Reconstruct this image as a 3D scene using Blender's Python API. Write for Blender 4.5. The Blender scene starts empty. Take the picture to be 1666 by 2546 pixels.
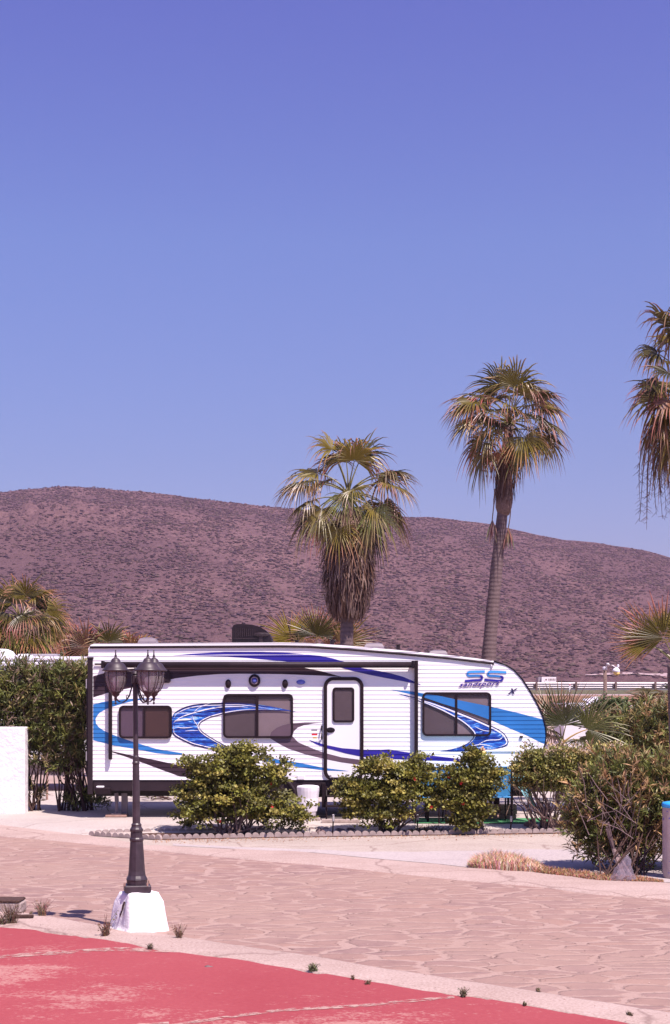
import bpy, bmesh, math, random
import numpy as np
from mathutils import Vector, Matrix, noise

R = math.radians
scene = bpy.context.scene
col = scene.collection
random.seed(7)
rng = np.random.default_rng(11)

# ------------------------------------------------------------------ camera
F = 4000.0      # focal length in photograph pixels
CX = 833.0      # principal column
HY = 1690.0     # horizon row
H = 2.43        # eye height in metres
cam_d = bpy.data.cameras.new("camera")
cam = bpy.data.objects.new("camera", cam_d)
col.objects.link(cam)
cam.location = (0, 0, H)
cam.rotation_euler = (R(90), 0, 0)
cam_d.sensor_fit = 'VERTICAL'
cam_d.sensor_height = 36
cam_d.lens = 36 * F / 2546
cam_d.shift_y = (HY - 1273) / 2546
cam_d.clip_start = 0.1
cam_d.clip_end = 6000
scene.camera = cam

# ------------------------------------------------------------------ world and sun
SUN = Vector((0.36, -0.44, 1.0)).normalized()
w = bpy.data.worlds.new("World")
scene.world = w
w.use_nodes = True
nt = w.node_tree
nt.nodes.clear()
wo = nt.nodes.new('ShaderNodeOutputWorld')
bg = nt.nodes.new('ShaderNodeBackground')
sky = nt.nodes.new('ShaderNodeTexSky')
sky.sky_type = 'NISHITA'
sky.sun_disc = False
sky.sun_elevation = math.asin(SUN.z)
sky.sun_rotation = math.atan2(SUN.x, SUN.y)
sky.altitude = 10
sky.air_density = 1.0
sky.dust_density = 0.6
sky.ozone_density = 1.6
# colour of this sky by height above the horizon (rose tinted film look)
tc = nt.nodes.new('ShaderNodeTexCoord')
sx = nt.nodes.new('ShaderNodeSeparateXYZ')
rmp = nt.nodes.new('ShaderNodeValToRGB')
mul = nt.nodes.new('ShaderNodeMix')
mul.data_type = 'RGBA'; mul.blend_type = 'MULTIPLY'; mul.inputs[0].default_value = 1.0
nt.links.new(tc.outputs['Generated'], sx.inputs[0])
nt.links.new(sx.outputs['Z'], rmp.inputs[0])
SKY_STOPS = [(0.0, (0.40, 0.38, 0.56)), (0.134, (0.425, 0.405, 0.60)), (0.263, (0.495, 0.47, 0.728)), (0.389, (0.478, 0.395, 0.783)), (1.0, (0.66, 0.52, 0.80))]
el = rmp.color_ramp.elements
for i, (p, c) in enumerate(SKY_STOPS):
    e = el[i] if i < 2 else el.new(p)
    e.position = p
    e.color = (*c, 1)
nt.links.new(sky.outputs[0], mul.inputs[6])
nt.links.new(rmp.outputs[0], mul.inputs[7])
nt.links.new(mul.outputs[2], bg.inputs['Color'])
bg.inputs['Strength'].default_value = 0.12
nt.links.new(bg.outputs[0], wo.inputs['Surface'])

sl = bpy.data.lights.new("sun", 'SUN')
sl.energy = 4.8
sl.angle = R(0.53)
sl.color = (1.0, 0.87, 0.82)
so = bpy.data.objects.new("sun", sl)
col.objects.link(so)
so.rotation_euler = SUN.to_track_quat('Z', 'Y').to_euler()
so.location = (20, -20, 60)

scene.view_settings.view_transform = 'Standard'
scene.view_settings.look = 'None'
scene.view_settings.exposure = 0.75
scene.view_settings.gamma = 1.0
try:
    scene.cycles.use_denoising = True
    scene.cycles.transparent_max_bounces = 16
except Exception:
    pass

# ------------------------------------------------------------------ helpers
def P(x, y, D):
    "point seen at photograph pixel (x, y), D metres in front of the eye"
    return Vector(((x - CX) * D / F, D, H - (y - HY) * D / F))

def G(x, y, z=0.0):
    "point of the plane at height z seen at pixel (x, y)"
    D = F * (H - z) / (y - HY)
    return Vector(((x - CX) * D / F, D, z))

ORG = {}
def org(o):
    if o is None: return Vector((0, 0, 0))
    return ORG[o.name]

def tag(o, label=None, cat=None, group=None, kind=None):
    if label: o['label'] = label
    if cat: o['category'] = cat
    if group: o['group'] = group
    if kind: o['kind'] = kind
    return o

def thing(name, loc, label, cat, group=None):
    o = bpy.data.objects.new(name, None)
    o.empty_display_size = 0.2
    col.objects.link(o)
    o.location = loc
    ORG[o.name] = Vector(loc)
    return tag(o, label, cat, group)

def children(o):
    return [c for c in col.objects if c.parent == o]

def copy_tree(o, parent=None, mp=None):
    if mp is None:
        mp = {}
        for c in list(col.objects):
            if c.parent: mp.setdefault(c.parent.name, []).append(c)
    c = o.copy(); col.objects.link(c); c.parent = parent
    for ch in mp.get(o.name, []):
        copy_tree(ch, c, mp)
    return c

class MB:
    def __init__(s):
        s.v = []; s.f = []; s.m = []; s.c = []; s.col = (1, 1, 1); s.mi = 0
    def V(s, p, c=None):
        s.v.append((p[0], p[1], p[2])); s.c.append(c or s.col)
        return len(s.v) - 1
    def Fc(s, *idx):
        s.f.append(tuple(idx)); s.m.append(s.mi)
    def quad(s, a, b, c, d):
        i = [s.V(a), s.V(b), s.V(c), s.V(d)]; s.Fc(*i)
    def poly(s, pts):
        s.Fc(*[s.V(p) for p in pts])
    def box(s, c, size, rz=0, taper=1.0, bevel=0.0):
        cx, cy, cz = c; sx_, sy_, sz_ = size[0] / 2, size[1] / 2, size[2] / 2
        ca, sa = math.cos(rz), math.sin(rz)
        def tr(x, y, z): return (cx + x * ca - y * sa, cy + x * sa + y * ca, cz + z)
        if bevel <= 0:
            idx = []
            for z, t in ((-sz_, 1), (sz_, taper)):
                for x, y in ((-1, -1), (1, -1), (1, 1), (-1, 1)):
                    idx.append(s.V(tr(x * sx_ * t, y * sy_ * t, z)))
            a = idx
            s.Fc(a[3], a[2], a[1], a[0]); s.Fc(a[4], a[5], a[6], a[7])
            for k in range(4):
                s.Fc(a[k], a[(k + 1) % 4], a[4 + (k + 1) % 4], a[4 + k])
        else:
            b = bevel
            rings = []
            for z, ins in ((-sz_, b), (-sz_ + b, 0), (sz_ - b, 0), (sz_, b)):
                ring = []
                X, Y = sx_ - ins, sy_ - ins
                bb = b * 0.7
                for x, y in ((-X + bb, -Y), (X - bb, -Y), (X, -Y + bb), (X, Y - bb), (X - bb, Y), (-X + bb, Y), (-X, Y - bb), (-X, -Y + bb)):
                    ring.append(s.V(tr(x, y, z)))
                rings.append(ring)
            s.Fc(*rings[0][::-1]); s.Fc(*rings[-1])
            for q in range(3):
                for k in range(8):
                    s.Fc(rings[q][k], rings[q][(k + 1) % 8], rings[q + 1][(k + 1) % 8], rings[q + 1][k])
    def tube(s, pts, r, n=6, cap=True, cols=None):
        pts = [Vector(p) for p in pts]
        rs = r if isinstance(r, (list, tuple)) else [r] * len(pts)
        rings = []
        up0 = None
        for i, p in enumerate(pts):
            d = (pts[min(i + 1, len(pts) - 1)] - pts[max(i - 1, 0)])
            if d.length < 1e-9: d = Vector((0, 0, 1))
            d.normalize()
            if up0 is None:
                up0 = Vector((0, 0, 1)) if abs(d.z) < 0.9 else Vector((1, 0, 0))
            a = d.cross(up0)
            if a.length < 1e-6: a = d.orthogonal()
            a.normalize(); b = d.cross(a).normalized()
            up0 = -b if False else up0
            c = cols[i] if cols else None
            rings.append([s.V(p + (a * math.cos(2 * math.pi * k / n) + b * math.sin(2 * math.pi * k / n)) * rs[i], c) for k in range(n)])
        for i in range(len(rings) - 1):
            for k in range(n):
                s.Fc(rings[i][k], rings[i + 1][k], rings[i + 1][(k + 1) % n], rings[i][(k + 1) % n])
        if cap:
            s.Fc(*rings[0]); s.Fc(*rings[-1][::-1])
    def lathe(s, c, prof, n=16, ph=0, sqx=1, sqy=1, capb=True, capt=True, tilt=None):
        rings = []
        for r, z in prof:
            ring = []
            for k in range(n):
                a = 2 * math.pi * k / n + ph
                p = Vector((r * math.cos(a) * sqx, r * math.sin(a) * sqy, z))
                if tilt is not None: p = tilt @ p
                ring.append(s.V(Vector(c) + p))
            rings.append(ring)
        for i in range(len(rings) - 1):
            for k in range(n):
                s.Fc(rings[i][k], rings[i][(k + 1) % n], rings[i + 1][(k + 1) % n], rings[i + 1][k])
        if capb: s.Fc(*rings[0][::-1])
        if capt: s.Fc(*rings[-1])
    def prism(s, pts, y0, y1):
        "outline in x/z extruded from y0 (near) to y1 (far)"
        n = len(pts)
        a = [s.V((p[0], y0, p[1])) for p in pts]
        b = [s.V((p[0], y1, p[1])) for p in pts]
        s.Fc(*a); s.Fc(*b[::-1])
        for k in range(n):
            s.Fc(a[(k + 1) % n], a[k], b[k], b[(k + 1) % n])
    def build(s, name, mats, parent=None, loc=None, smooth=False, colattr=False):
        o_ = org(parent) if parent is not None else (Vector(loc) if loc is not None else Vector((0, 0, 0)))
        me = bpy.data.meshes.new(name)
        me.from_pydata([(v[0] - o_.x, v[1] - o_.y, v[2] - o_.z) for v in s.v], [], s.f)
        if not isinstance(mats, (list, tuple)): mats = [mats]
        for m in mats: me.materials.append(m)
        if len(mats) > 1: me.polygons.foreach_set('material_index', s.m)
        if smooth: me.polygons.foreach_set('use_smooth', [True] * len(me.polygons))
        if colattr:
            at = me.color_attributes.new('Col', 'FLOAT_COLOR', 'POINT')
            arr = np.ones((len(s.v), 4), dtype=np.float32)
            arr[:, :3] = np.array(s.c, dtype=np.float32)
            at.data.foreach_set('color', arr.ravel())
        me.validate(); me.update()
        return link(name, me, parent, o_ if parent is None else None, o_)

def link(name, me, parent=None, loc=None, o_=None):
    o = bpy.data.objects.new(name, me)
    col.objects.link(o)
    if parent is not None:
        o.parent = parent
    elif loc is not None:
        o.location = loc
    ORG[o.name] = Vector(o_) if o_ is not None else Vector((0, 0, 0))
    return o

def np_mesh(name, verts, faces, mats, parent=None, loc=None, cols=None, smooth=False):
    "verts (n,3); faces (m,k) all of k corners; vertex colours (n,3)"
    o_ = org(parent) if parent is not None else (Vector(loc) if loc is not None else Vector((0, 0, 0)))
    me = bpy.data.meshes.new(name)
    n, m, k = len(verts), len(faces), faces.shape[1]
    me.vertices.add(n); me.loops.add(m * k); me.polygons.add(m)
    me.vertices.foreach_set('co', (verts - np.array(o_)).astype(np.float32).ravel())
    me.loops.foreach_set('vertex_index', faces.astype(np.int32).ravel())
    me.polygons.foreach_set('loop_start', (np.arange(m) * k).astype(np.int32))
    me.polygons.foreach_set('loop_total', np.full(m, k, dtype=np.int32))
    if smooth: me.polygons.foreach_set('use_smooth', [True] * m)
    me.update(calc_edges=True)
    if not isinstance(mats, (list, tuple)): mats = [mats]
    for mt in mats: me.materials.append(mt)
    if cols is not None:
        at = me.color_attributes.new('Col', 'FLOAT_COLOR', 'POINT')
        arr = np.ones((n, 4), dtype=np.float32); arr[:, :3] = cols
        at.data.foreach_set('color', arr.ravel())
    me.validate()
    return link(name, me, parent, o_ if parent is None else None, o_)

# ------------------------------------------------------------------ materials
def new_mat(name):
    m = bpy.data.materials.new(name); m.use_nodes = True
    t = m.node_tree; t.nodes.clear()
    o = t.nodes.new('ShaderNodeOutputMaterial')
    b = t.nodes.new('ShaderNodeBsdfPrincipled')
    t.links.new(b.outputs[0], o.inputs[0])
    return m, t, b, o

def N(t, kind, **kw):
    n = t.nodes.new(kind)
    for k, v in kw.items():
        if k == 'inp':
            for a, b in v.items(): n.inputs[a].default_value = b
        else: setattr(n, k, v)
    return n

def coords(t, scale=(1, 1, 1), obj=False):
    c = N(t, 'ShaderNodeTexCoord') if obj else N(t, 'ShaderNodeNewGeometry')
    mp = N(t, 'ShaderNodeMapping'); mp.inputs['Scale'].default_value = scale
    t.links.new(c.outputs['Object' if obj else 'Position'], mp.inputs[0])
    return mp.outputs[0]

def ramp(t, src, stops, interp='LINEAR'):
    r = N(t, 'ShaderNodeValToRGB'); r.color_ramp.interpolation = interp
    e = r.color_ramp.elements
    for i, (p, c) in enumerate(stops):
        x = e[i] if i < 2 else e.new(p)
        x.position = p; x.color = (*c, 1) if len(c) == 3 else c
    t.links.new(src, r.inputs[0])
    return r.outputs[0]

def mixc(t, fac, a, b, mode='MIX'):
    m = N(t, 'ShaderNodeMix', data_type='RGBA', blend_type=mode)
    for k, v in ((0, fac), (6, a), (7, b)):
        if isinstance(v, (int, float)): m.inputs[k].default_value = v
        elif isinstance(v, tuple): m.inputs[k].default_value = (*v, 1)
        else: t.links.new(v, m.inputs[k])
    return m.outputs[2]

def noise_tex(t, vec, scale, detail=4, rough=0.55, dist=0.0):
    n = N(t, 'ShaderNodeTexNoise')
    n.inputs['Scale'].default_value = scale; n.inputs['Detail'].default_value = detail
    n.inputs['Roughness'].default_value = rough; n.inputs['Distortion'].default_value = dist
    t.links.new(vec, n.inputs['Vector'])
    return n.outputs['Fac']

def bump(t, b, h, dist=0.01, strength=1.0):
    n = N(t, 'ShaderNodeBump'); n.inputs['Distance'].default_value = dist; n.inputs['Strength'].default_value = strength
    t.links.new(h, n.inputs['Height']); t.links.new(n.outputs[0], b.inputs['Normal'])

def plain(name, c, rough=0.6, var=0.12, scale=8.0, metal=0.0, bd=0.0, spec=0.5, obj=True):
    m, t, b, o = new_mat(name)
    v = coords(t, obj=obj)
    f = noise_tex(t, v, scale, 5, 0.6)
    c0 = tuple(max(0, x * (1 - var)) for x in c); c1 = tuple(min(1, x * (1 + var)) for x in c)
    t.links.new(ramp(t, f, [(0.3, c0), (0.7, c1)]), b.inputs['Base Color'])
    b.inputs['Roughness'].default_value = rough
    b.inputs['Metallic'].default_value = metal
    b.inputs['Specular IOR Level'].default_value = spec
    if bd: bump(t, b, f, bd)
    return m

def leaf_mat(name, trans=0.25, rough=0.5, spec=0.4):
    m, t, b, o = new_mat(name)
    a = N(t, 'ShaderNodeVertexColor', layer_name='Col')
    t.links.new(a.outputs['Color'], b.inputs['Base Color'])
    b.inputs['Roughness'].default_value = rough
    b.inputs['Specular IOR Level'].default_value = spec
    tr = N(t, 'ShaderNodeBsdfTranslucent')
    t.links.new(a.outputs['Color'], tr.inputs['Color'])
    mx = N(t, 'ShaderNodeMixShader'); mx.inputs[0].default_value = trans
    t.links.new(b.outputs[0], mx.inputs[1]); t.links.new(tr.outputs[0], mx.inputs[2])
    t.links.new(mx.outputs[0], o.inputs[0])
    return m

M = {}
M['leaf'] = leaf_mat('leaf', 0.22)
M['palm'] = leaf_mat('palm_leaf', 0.06, 0.42, 0.55)
M['dry'] = leaf_mat('dry_leaf', 0.15, 0.85, 0.15)
M['bark'] = plain('bark', (0.17, 0.115, 0.10), 0.95, 0.35, 30, bd=0.004, spec=0.2)
M['dark_bark'] = plain('dark_bark', (0.07, 0.04, 0.035), 0.95, 0.35, 30, spec=0.2)
M['grey_stem'] = plain('grey_stem', (0.30, 0.22, 0.22), 0.9, 0.3, 20, spec=0.2)
M['dull_stem'] = plain('dull_stem', (0.20, 0.14, 0.14), 0.9, 0.3, 20, spec=0.2)
M['white_paint'] = plain('white_paint', (0.80, 0.77, 0.79), 0.4, 0.03, 2.0)
M['trailer_white'] = plain('trailer_white', (0.86, 0.83, 0.85), 0.32, 0.025, 1.2)
M['rough_white'] = None
M['black_plastic'] = plain('black_plastic', (0.015, 0.010, 0.014), 0.35, 0.2, 10, spec=0.22)
M['black_rubber'] = plain('black_rubber', (0.016, 0.011, 0.014), 0.85, 0.3, 20)
M['frame_black'] = plain('frame_black', (0.017, 0.009, 0.012), 0.45, 0.15, 10, spec=0.22)
M['skirt_grey'] = plain('skirt_grey', (0.026, 0.016, 0.021), 0.55, 0.25, 4, spec=0.22)
M['lamp_iron'] = plain('lamp_iron', (0.042, 0.028, 0.036), 0.45, 0.35, 14, bd=0.001)
M['grey_metal'] = plain('grey_metal', (0.42, 0.38, 0.41), 0.4, 0.15, 6, metal=0.5)
M['vent_grey'] = plain('vent_grey', (0.17, 0.135, 0.16), 0.5, 0.12, 6)
M['galvanised'] = plain('galvanised', (0.52, 0.48, 0.49), 0.5, 0.12, 3, metal=0.25)
M['decal_navy'] = plain('decal_navy', (0.026, 0.016, 0.26), 0.3, 0.12, 1.5)
M['decal_blue'] = plain('decal_blue', (0.028, 0.170, 0.47), 0.3, 0.10, 1.5)
M['decal_grey'] = plain('decal_grey', (0.042, 0.024, 0.033), 0.35, 0.10, 1.5, spec=0.22)
M['decal_mid_grey'] = plain('decal_mid_grey', (0.120, 0.075, 0.100), 0.35, 0.10, 1.5)
M['decal_dark'] = plain('decal_dark', (0.020, 0.014, 0.07), 0.3, 0.1, 1.5)
M['decal_white'] = plain('decal_white', (0.85, 0.82, 0.86), 0.3, 0.02, 1.5)
M['decal_silver'] = plain('decal_silver', (0.50, 0.38, 0.45), 0.3, 0.1, 3)
M['decal_sky'] = plain('decal_sky', (0.05, 0.30, 0.80), 0.3, 0.1, 3)
M['blind'] = plain('blind', (0.47, 0.39, 0.40), 0.8, 0.08, 3)
M['blind_dark'] = plain('blind_dark', (0.19, 0.150, 0.160), 0.8, 0.12, 3)
M['blind_lilac'] = plain('blind_lilac', (0.20, 0.14, 0.20), 0.8, 0.08, 3)
M['blind_brown'] = plain('blind_brown', (0.115, 0.055, 0.045), 0.8, 0.10, 3)
M['wood'] = plain('wood', (0.33, 0.20, 0.16), 0.8, 0.25, 12, bd=0.002)
M['chair_blue'] = plain('chair_blue', (0.05, 0.28, 0.60), 0.7, 0.12, 6)
M['cloth_teal'] = plain('cloth_teal', (0.24, 0.56, 0.66), 0.8, 0.10, 5)
M['white_plastic'] = plain('white_plastic', (0.78, 0.74, 0.80), 0.35, 0.05, 6, bd=0.004)
M['red'] = plain('red_petal', (0.62, 0.01, 0.02), 0.5, 0.1, 20)
M['yellow'] = plain('yellow_band', (0.85, 0.60, 0.20), 0.5, 0.1, 10)
M['bamboo'] = plain('bamboo', (0.45, 0.27, 0.18), 0.7, 0.3, 40)
M['rock'] = plain('rock', (0.17, 0.115, 0.115), 0.9, 0.35, 9, bd=0.01, spec=0.2)
M['edging'] = plain('edging_concrete', (0.36, 0.285, 0.265), 0.9, 0.25, 14, bd=0.003, spec=0.2)
M['pale_petal'] = plain('pale_petal', (0.72, 0.50, 0.46), 0.7, 0.1, 20)
M['lid_blue'] = plain('lid_blue', (0.04, 0.38, 0.85), 0.35, 0.1, 10)
M['beige_wall'] = plain('beige_wall', (0.26, 0.20, 0.20), 0.7, 0.1, 3)
M['speaker_blue'] = plain('speaker_blue', (0.10, 0.12, 0.45), 0.25, 0.2, 20)

def whitewash_mat():
    m, t, b, o = new_mat('whitewash')
    v = coords(t)
    f = noise_tex(t, v, 5, 6, 0.65); g = noise_tex(t, v, 26, 4, 0.6)
    c = ramp(t, f, [(0.3, (0.76, 0.71, 0.74)), (0.6, (0.83, 0.79, 0.82))])
    # splash dirt close to the ground, worn patches
    sp_ = N(t, 'ShaderNodeSeparateXYZ'); gg = N(t, 'ShaderNodeNewGeometry'); t.links.new(gg.outputs['Position'], sp_.inputs[0])
    ad = N(t, 'ShaderNodeMath', operation='MULTIPLY_ADD'); ad.inputs[1].default_value = 0.22; t.links.new(g, ad.inputs[0]); t.links.new(sp_.outputs['Z'], ad.inputs[2])
    c = mixc(t, ramp(t, ad.outputs[0], [(0.09, (0.45, 0.45, 0.45)), (0.17, (0, 0, 0))]), c, (0.52, 0.40, 0.37))
    c = mixc(t, ramp(t, g, [(0.62, (0, 0, 0)), (0.72, (0.2, 0.2, 0.2))]), c, (0.55, 0.46, 0.45))
    t.links.new(c, b.inputs['Base Color']); b.inputs['Roughness'].default_value = 0.9
    b.inputs['Specular IOR Level'].default_value = 0.2
    bump(t, b, f, 0.03)
    return m
M['rough_white'] = whitewash_mat()

def mk_glass(name, tint, alpha, rough=0.05):
    m, t, b, o = new_mat(name)
    v = coords(t, obj=True)
    b.inputs['Base Color'].default_value = (*tint, 1)
    b.inputs['Roughness'].default_value = rough
    b.inputs['Specular IOR Level'].default_value = 0.6
    f = noise_tex(t, v, 6, 3)
    t.links.new(ramp(t, f, [(0.35, (rough,) * 3), (0.7, (rough + 0.12,) * 3)]), b.inputs['Roughness'])
    tr = N(t, 'ShaderNodeBsdfTransparent'); tr.inputs[0].default_value = (0.85, 0.80, 0.83, 1)
    mx = N(t, 'ShaderNodeMixShader'); mx.inputs[0].default_value = alpha
    t.links.new(tr.outputs[0], mx.inputs[1]); t.links.new(b.outputs[0], mx.inputs[2])
    t.links.new(mx.outputs[0], o.inputs[0])
    return m
M['pane'] = mk_glass('window_glass', (0.05, 0.04, 0.05), 0.28)
M['lantern_glass'] = mk_glass('lantern_glass', (0.36, 0.33, 0.33), 0.42, 0.12)
M['bag_film'] = mk_glass('bag_film', (0.34, 0.29, 0.35), 0.34, 0.12)

# swoosh with streaky chrome blue
def swoosh_mat(name):
    m, t, b, o = new_mat(name)
    v = coords(t, (0.9, 1, 7.0), obj=True)
    f = noise_tex(t, v, 2.3, 6, 0.68, 1.2)
    c = ramp(t, f, [(0.34, (0.008, 0.006, 0.045)), (0.42, (0.015, 0.02, 0.20)), (0.47, (0.02, 0.09, 0.50)), (0.505, (0.012, 0.015, 0.14)),
                    (0.54, (0.02, 0.10, 0.50)), (0.585, (0.06, 0.32, 0.80)), (0.62, (0.60, 0.72, 0.90)), (0.655, (0.02, 0.05, 0.30))])
    t.links.new(c, b.inputs['Base Color']); b.inputs['Roughness'].default_value = 0.3
    return m
M['swoosh'] = swoosh_mat('decal_streaked_blue')

# ground
def ground_mat():
    m, t, b, o = new_mat('ground_soil')
    v = coords(t)
    f = noise_tex(t, v, 0.6, 8, 0.6); g = noise_tex(t, v, 12, 5, 0.6)
    c = ramp(t, f, [(0.35, (0.30, 0.20, 0.17)), (0.65, (0.42, 0.30, 0.26))])
    c = mixc(t, 0.5, c, ramp(t, g, [(0.3, (0.22, 0.14, 0.12)), (0.7, (0.48, 0.36, 0.32))]))
    t.links.new(c, b.inputs['Base Color']); b.inputs['Roughness'].default_value = 0.95
    bump(t, b, g, 0.01)
    return m
M['ground'] = ground_mat()

def concrete_mat(name, a, c2, stain, scale=0.8, crack=True):
    m, t, b, o = new_mat(name)
    v = coords(t)
    f = noise_tex(t, v, scale, 8, 0.62, 0.3)
    g = noise_tex(t, v, 40, 3, 0.6)
    s = noise_tex(t, coords(t, (0.5, 1.6, 1)), 0.9, 6, 0.65, 0.6)
    c = ramp(t, f, [(0.32, a), (0.68, c2)])
    c = mixc(t, ramp(t, s, [(0.52, (0, 0, 0)), (0.72, (0.55, 0.55, 0.55))]), c, stain)
    c = mixc(t, 0.18, c, ramp(t, g, [(0.35, (0.10, 0.07, 0.06)), (0.65, (0.75, 0.65, 0.60))]))
    if crack:
        vo = N(t, 'ShaderNodeTexVoronoi', feature='DISTANCE_TO_EDGE'); vo.inputs['Scale'].default_value = 0.33
        vv = N(t, 'ShaderNodeMix', data_type='RGBA', blend_type='ADD'); vv.inputs[0].default_value = 0.6
        nn = N(t, 'ShaderNodeTexNoise'); nn.inputs['Scale'].default_value = 1.4; nn.inputs['Detail'].default_value = 6
        t.links.new(v, nn.inputs['Vector']); t.links.new(v, vv.inputs[6]); t.links.new(nn.outputs['Color'], vv.inputs[7])
        t.links.new(vv.outputs[2], vo.inputs['Vector'])
        k = ramp(t, vo.outputs['Distance'], [(0.0, (0.7, 0.7, 0.7)), (0.010, (0, 0, 0))])
        c = mixc(t, k, c, (0.20, 0.13, 0.115))
    t.links.new(c, b.inputs['Base Color']); b.inputs['Roughness'].default_value = 0.9
    b.inputs['Specular IOR Level'].default_value = 0.25
    bump(t, b, g, 0.004)
    return m
M['apron'] = concrete_mat('apron_concrete', (0.340, 0.275, 0.233), (0.429, 0.359, 0.307), (0.252, 0.200, 0.167))
M['slab'] = concrete_mat('slab_concrete', (0.385, 0.328, 0.303), (0.459, 0.407, 0.370), (0.311, 0.264, 0.237))
M['kerb'] = concrete_mat('kerb_concrete', (0.348, 0.241, 0.206), (0.429, 0.313, 0.276), (0.266, 0.180, 0.154), 1.2, True)
M['smooth'] = concrete_mat('smooth_concrete', (0.370, 0.313, 0.313), (0.429, 0.372, 0.362), (0.311, 0.259, 0.246), 0.7, False)

def stone_mat():
    m, t, b, o = new_mat('flagstone')
    v = coords(t, (0.72, 1.30, 1))
    w_ = coords(t)
    nn = N(t, 'ShaderNodeTexNoise'); nn.inputs['Scale'].default_value = 2.1; nn.inputs['Detail'].default_value = 5
    t.links.new(v, nn.inputs['Vector'])
    vv = N(t, 'ShaderNodeMix', data_type='RGBA', blend_type='ADD'); vv.inputs[0].default_value = 0.30
    t.links.new(v, vv.inputs[6]); t.links.new(nn.outputs['Color'], vv.inputs[7])
    def voro(feat):
        vo = N(t, 'ShaderNodeTexVoronoi', feature=feat, voronoi_dimensions='2D'); vo.inputs['Scale'].default_value = 2.9
        vo.inputs['Randomness'].default_value = 1.0
        t.links.new(vv.outputs[2], vo.inputs['Vector']); return vo
    ve, vc = voro('DISTANCE_TO_EDGE'), voro('F1')
    big = noise_tex(t, w_, 0.40, 5, 0.6)
    fine = noise_tex(t, w_, 24, 6, 0.7)
    med = noise_tex(t, w_, 3.6, 6, 0.65)
    ad = N(t, 'ShaderNodeMath', operation='MULTIPLY_ADD'); ad.inputs[1].default_value = -0.55; ad.inputs[2].default_value = 0.250
    t.links.new(med, ad.inputs[0])
    sm = N(t, 'ShaderNodeMath', operation='ADD'); t.links.new(ve.outputs['Distance'], sm.inputs[0]); t.links.new(ad.outputs[0], sm.inputs[1])
    mask = ramp(t, sm.outputs[0], [(0.035, (0, 0, 0)), (0.110, (1, 1, 1))])
    sep = N(t, 'ShaderNodeSeparateColor'); t.links.new(vc.outputs['Color'], sep.inputs[0])
    stone = ramp(t, sep.outputs[0], [(0.0, (0.200, 0.118, 0.120)), (0.25, (0.270, 0.162, 0.142)), (0.5, (0.300, 0.182, 0.150)), (0.75, (0.215, 0.132, 0.138)), (1.0, (0.325, 0.188, 0.148))])
    stone = mixc(t, 0.5, stone, ramp(t, med, [(0.32, (0.200, 0.122, 0.114)), (0.68, (0.370, 0.240, 0.196))]))
    mortar = ramp(t, fine, [(0.3, (0.335, 0.222, 0.190)), (0.7, (0.400, 0.280, 0.243))])
    c = mixc(t, mask, mortar, stone)
    dust = ramp(t, big, [(0.40, (0.100, 0.098, 0.091)), (0.64, (0.750, 0.735, 0.682))])
    c = mixc(t, dust, c, (0.335, 0.223, 0.184))
    k = noise_tex(t, w_, 2.6, 3, 0.5)
    km = ramp(t, k, [(0.55, (0, 0, 0)), (0.62, (1, 1, 1))])
    ed = ramp(t, sm.outputs[0], [(0.045, (0, 0, 0)), (0.065, (0.850, 0.833, 0.773)), (0.095, (0, 0, 0))])
    dk = mixc(t, 1.0, km, ed, 'MULTIPLY')
    c = mixc(t, dk, c, (0.095, 0.049, 0.044))
    sp = ramp(t, noise_tex(t, w_, 55, 2, 0.5), [(0.66, (0, 0, 0)), (0.74, (0.550, 0.539, 0.501))])
    c = mixc(t, sp, c, (0.120, 0.069, 0.059))
    t.links.new(c, b.inputs['Base Color']); b.inputs['Roughness'].default_value = 0.9
    b.inputs['Specular IOR Level'].default_value = 0.25
    h = mixc(t, 0.35, mask, fine)
    bump(t, b, h, 0.018)
    return m
M['stone'] = stone_mat()

def red_mat():
    m, t, b, o = new_mat('worn_red_paint')
    v = coords(t)
    big = noise_tex(t, v, 0.45, 6, 0.6, 0.4)
    st = noise_tex(t, coords(t, (0.8, 1.5, 1)), 2.3, 8, 0.72, 0.5)
    fine = noise_tex(t, v, 26, 4, 0.7)
    red = ramp(t, big, [(0.3, (0.285, 0.046, 0.054)), (0.7, (0.330, 0.068, 0.074))])
    red = mixc(t, 0.25, red, ramp(t, fine, [(0.3, (0.21, 0.034, 0.05)), (0.7, (0.36, 0.09, 0.10))]))
    # worn through where two noises meet
    mm = N(t, 'ShaderNodeMath', operation='ADD'); t.links.new(st, mm.inputs[0]); t.links.new(fine, mm.inputs[1])
    pat = ramp(t, noise_tex(t, v, 0.42, 3, 0.5), [(0.47, (0, 0, 0)), (0.60, (0.30, 0.30, 0.30))])
    m2 = N(t, 'ShaderNodeMath', operation='ADD'); t.links.new(mm.outputs[0], m2.inputs[0]); t.links.new(pat, m2.inputs[1])
    wear = ramp(t, m2.outputs[0], [(1.0, (0, 0, 0)), (1.0, (0, 0, 0))])
    sc = N(t, 'ShaderNodeMath', operation='MULTIPLY'); sc.inputs[1].default_value = 0.5; t.links.new(m2.outputs[0], sc.inputs[0])
    wear = ramp(t, sc.outputs[0], [(0.585, (0, 0, 0)), (0.68, (0.70, 0.70, 0.70))])
    c = mixc(t, wear, red, (0.42, 0.23, 0.20))
    t.links.new(c, b.inputs['Base Color']); b.inputs['Roughness'].default_value = 0.85
    b.inputs['Specular IOR Level'].default_value = 0.25
    bump(t, b, fine, 0.004)
    return m
M['red_court'] = red_mat()

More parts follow.
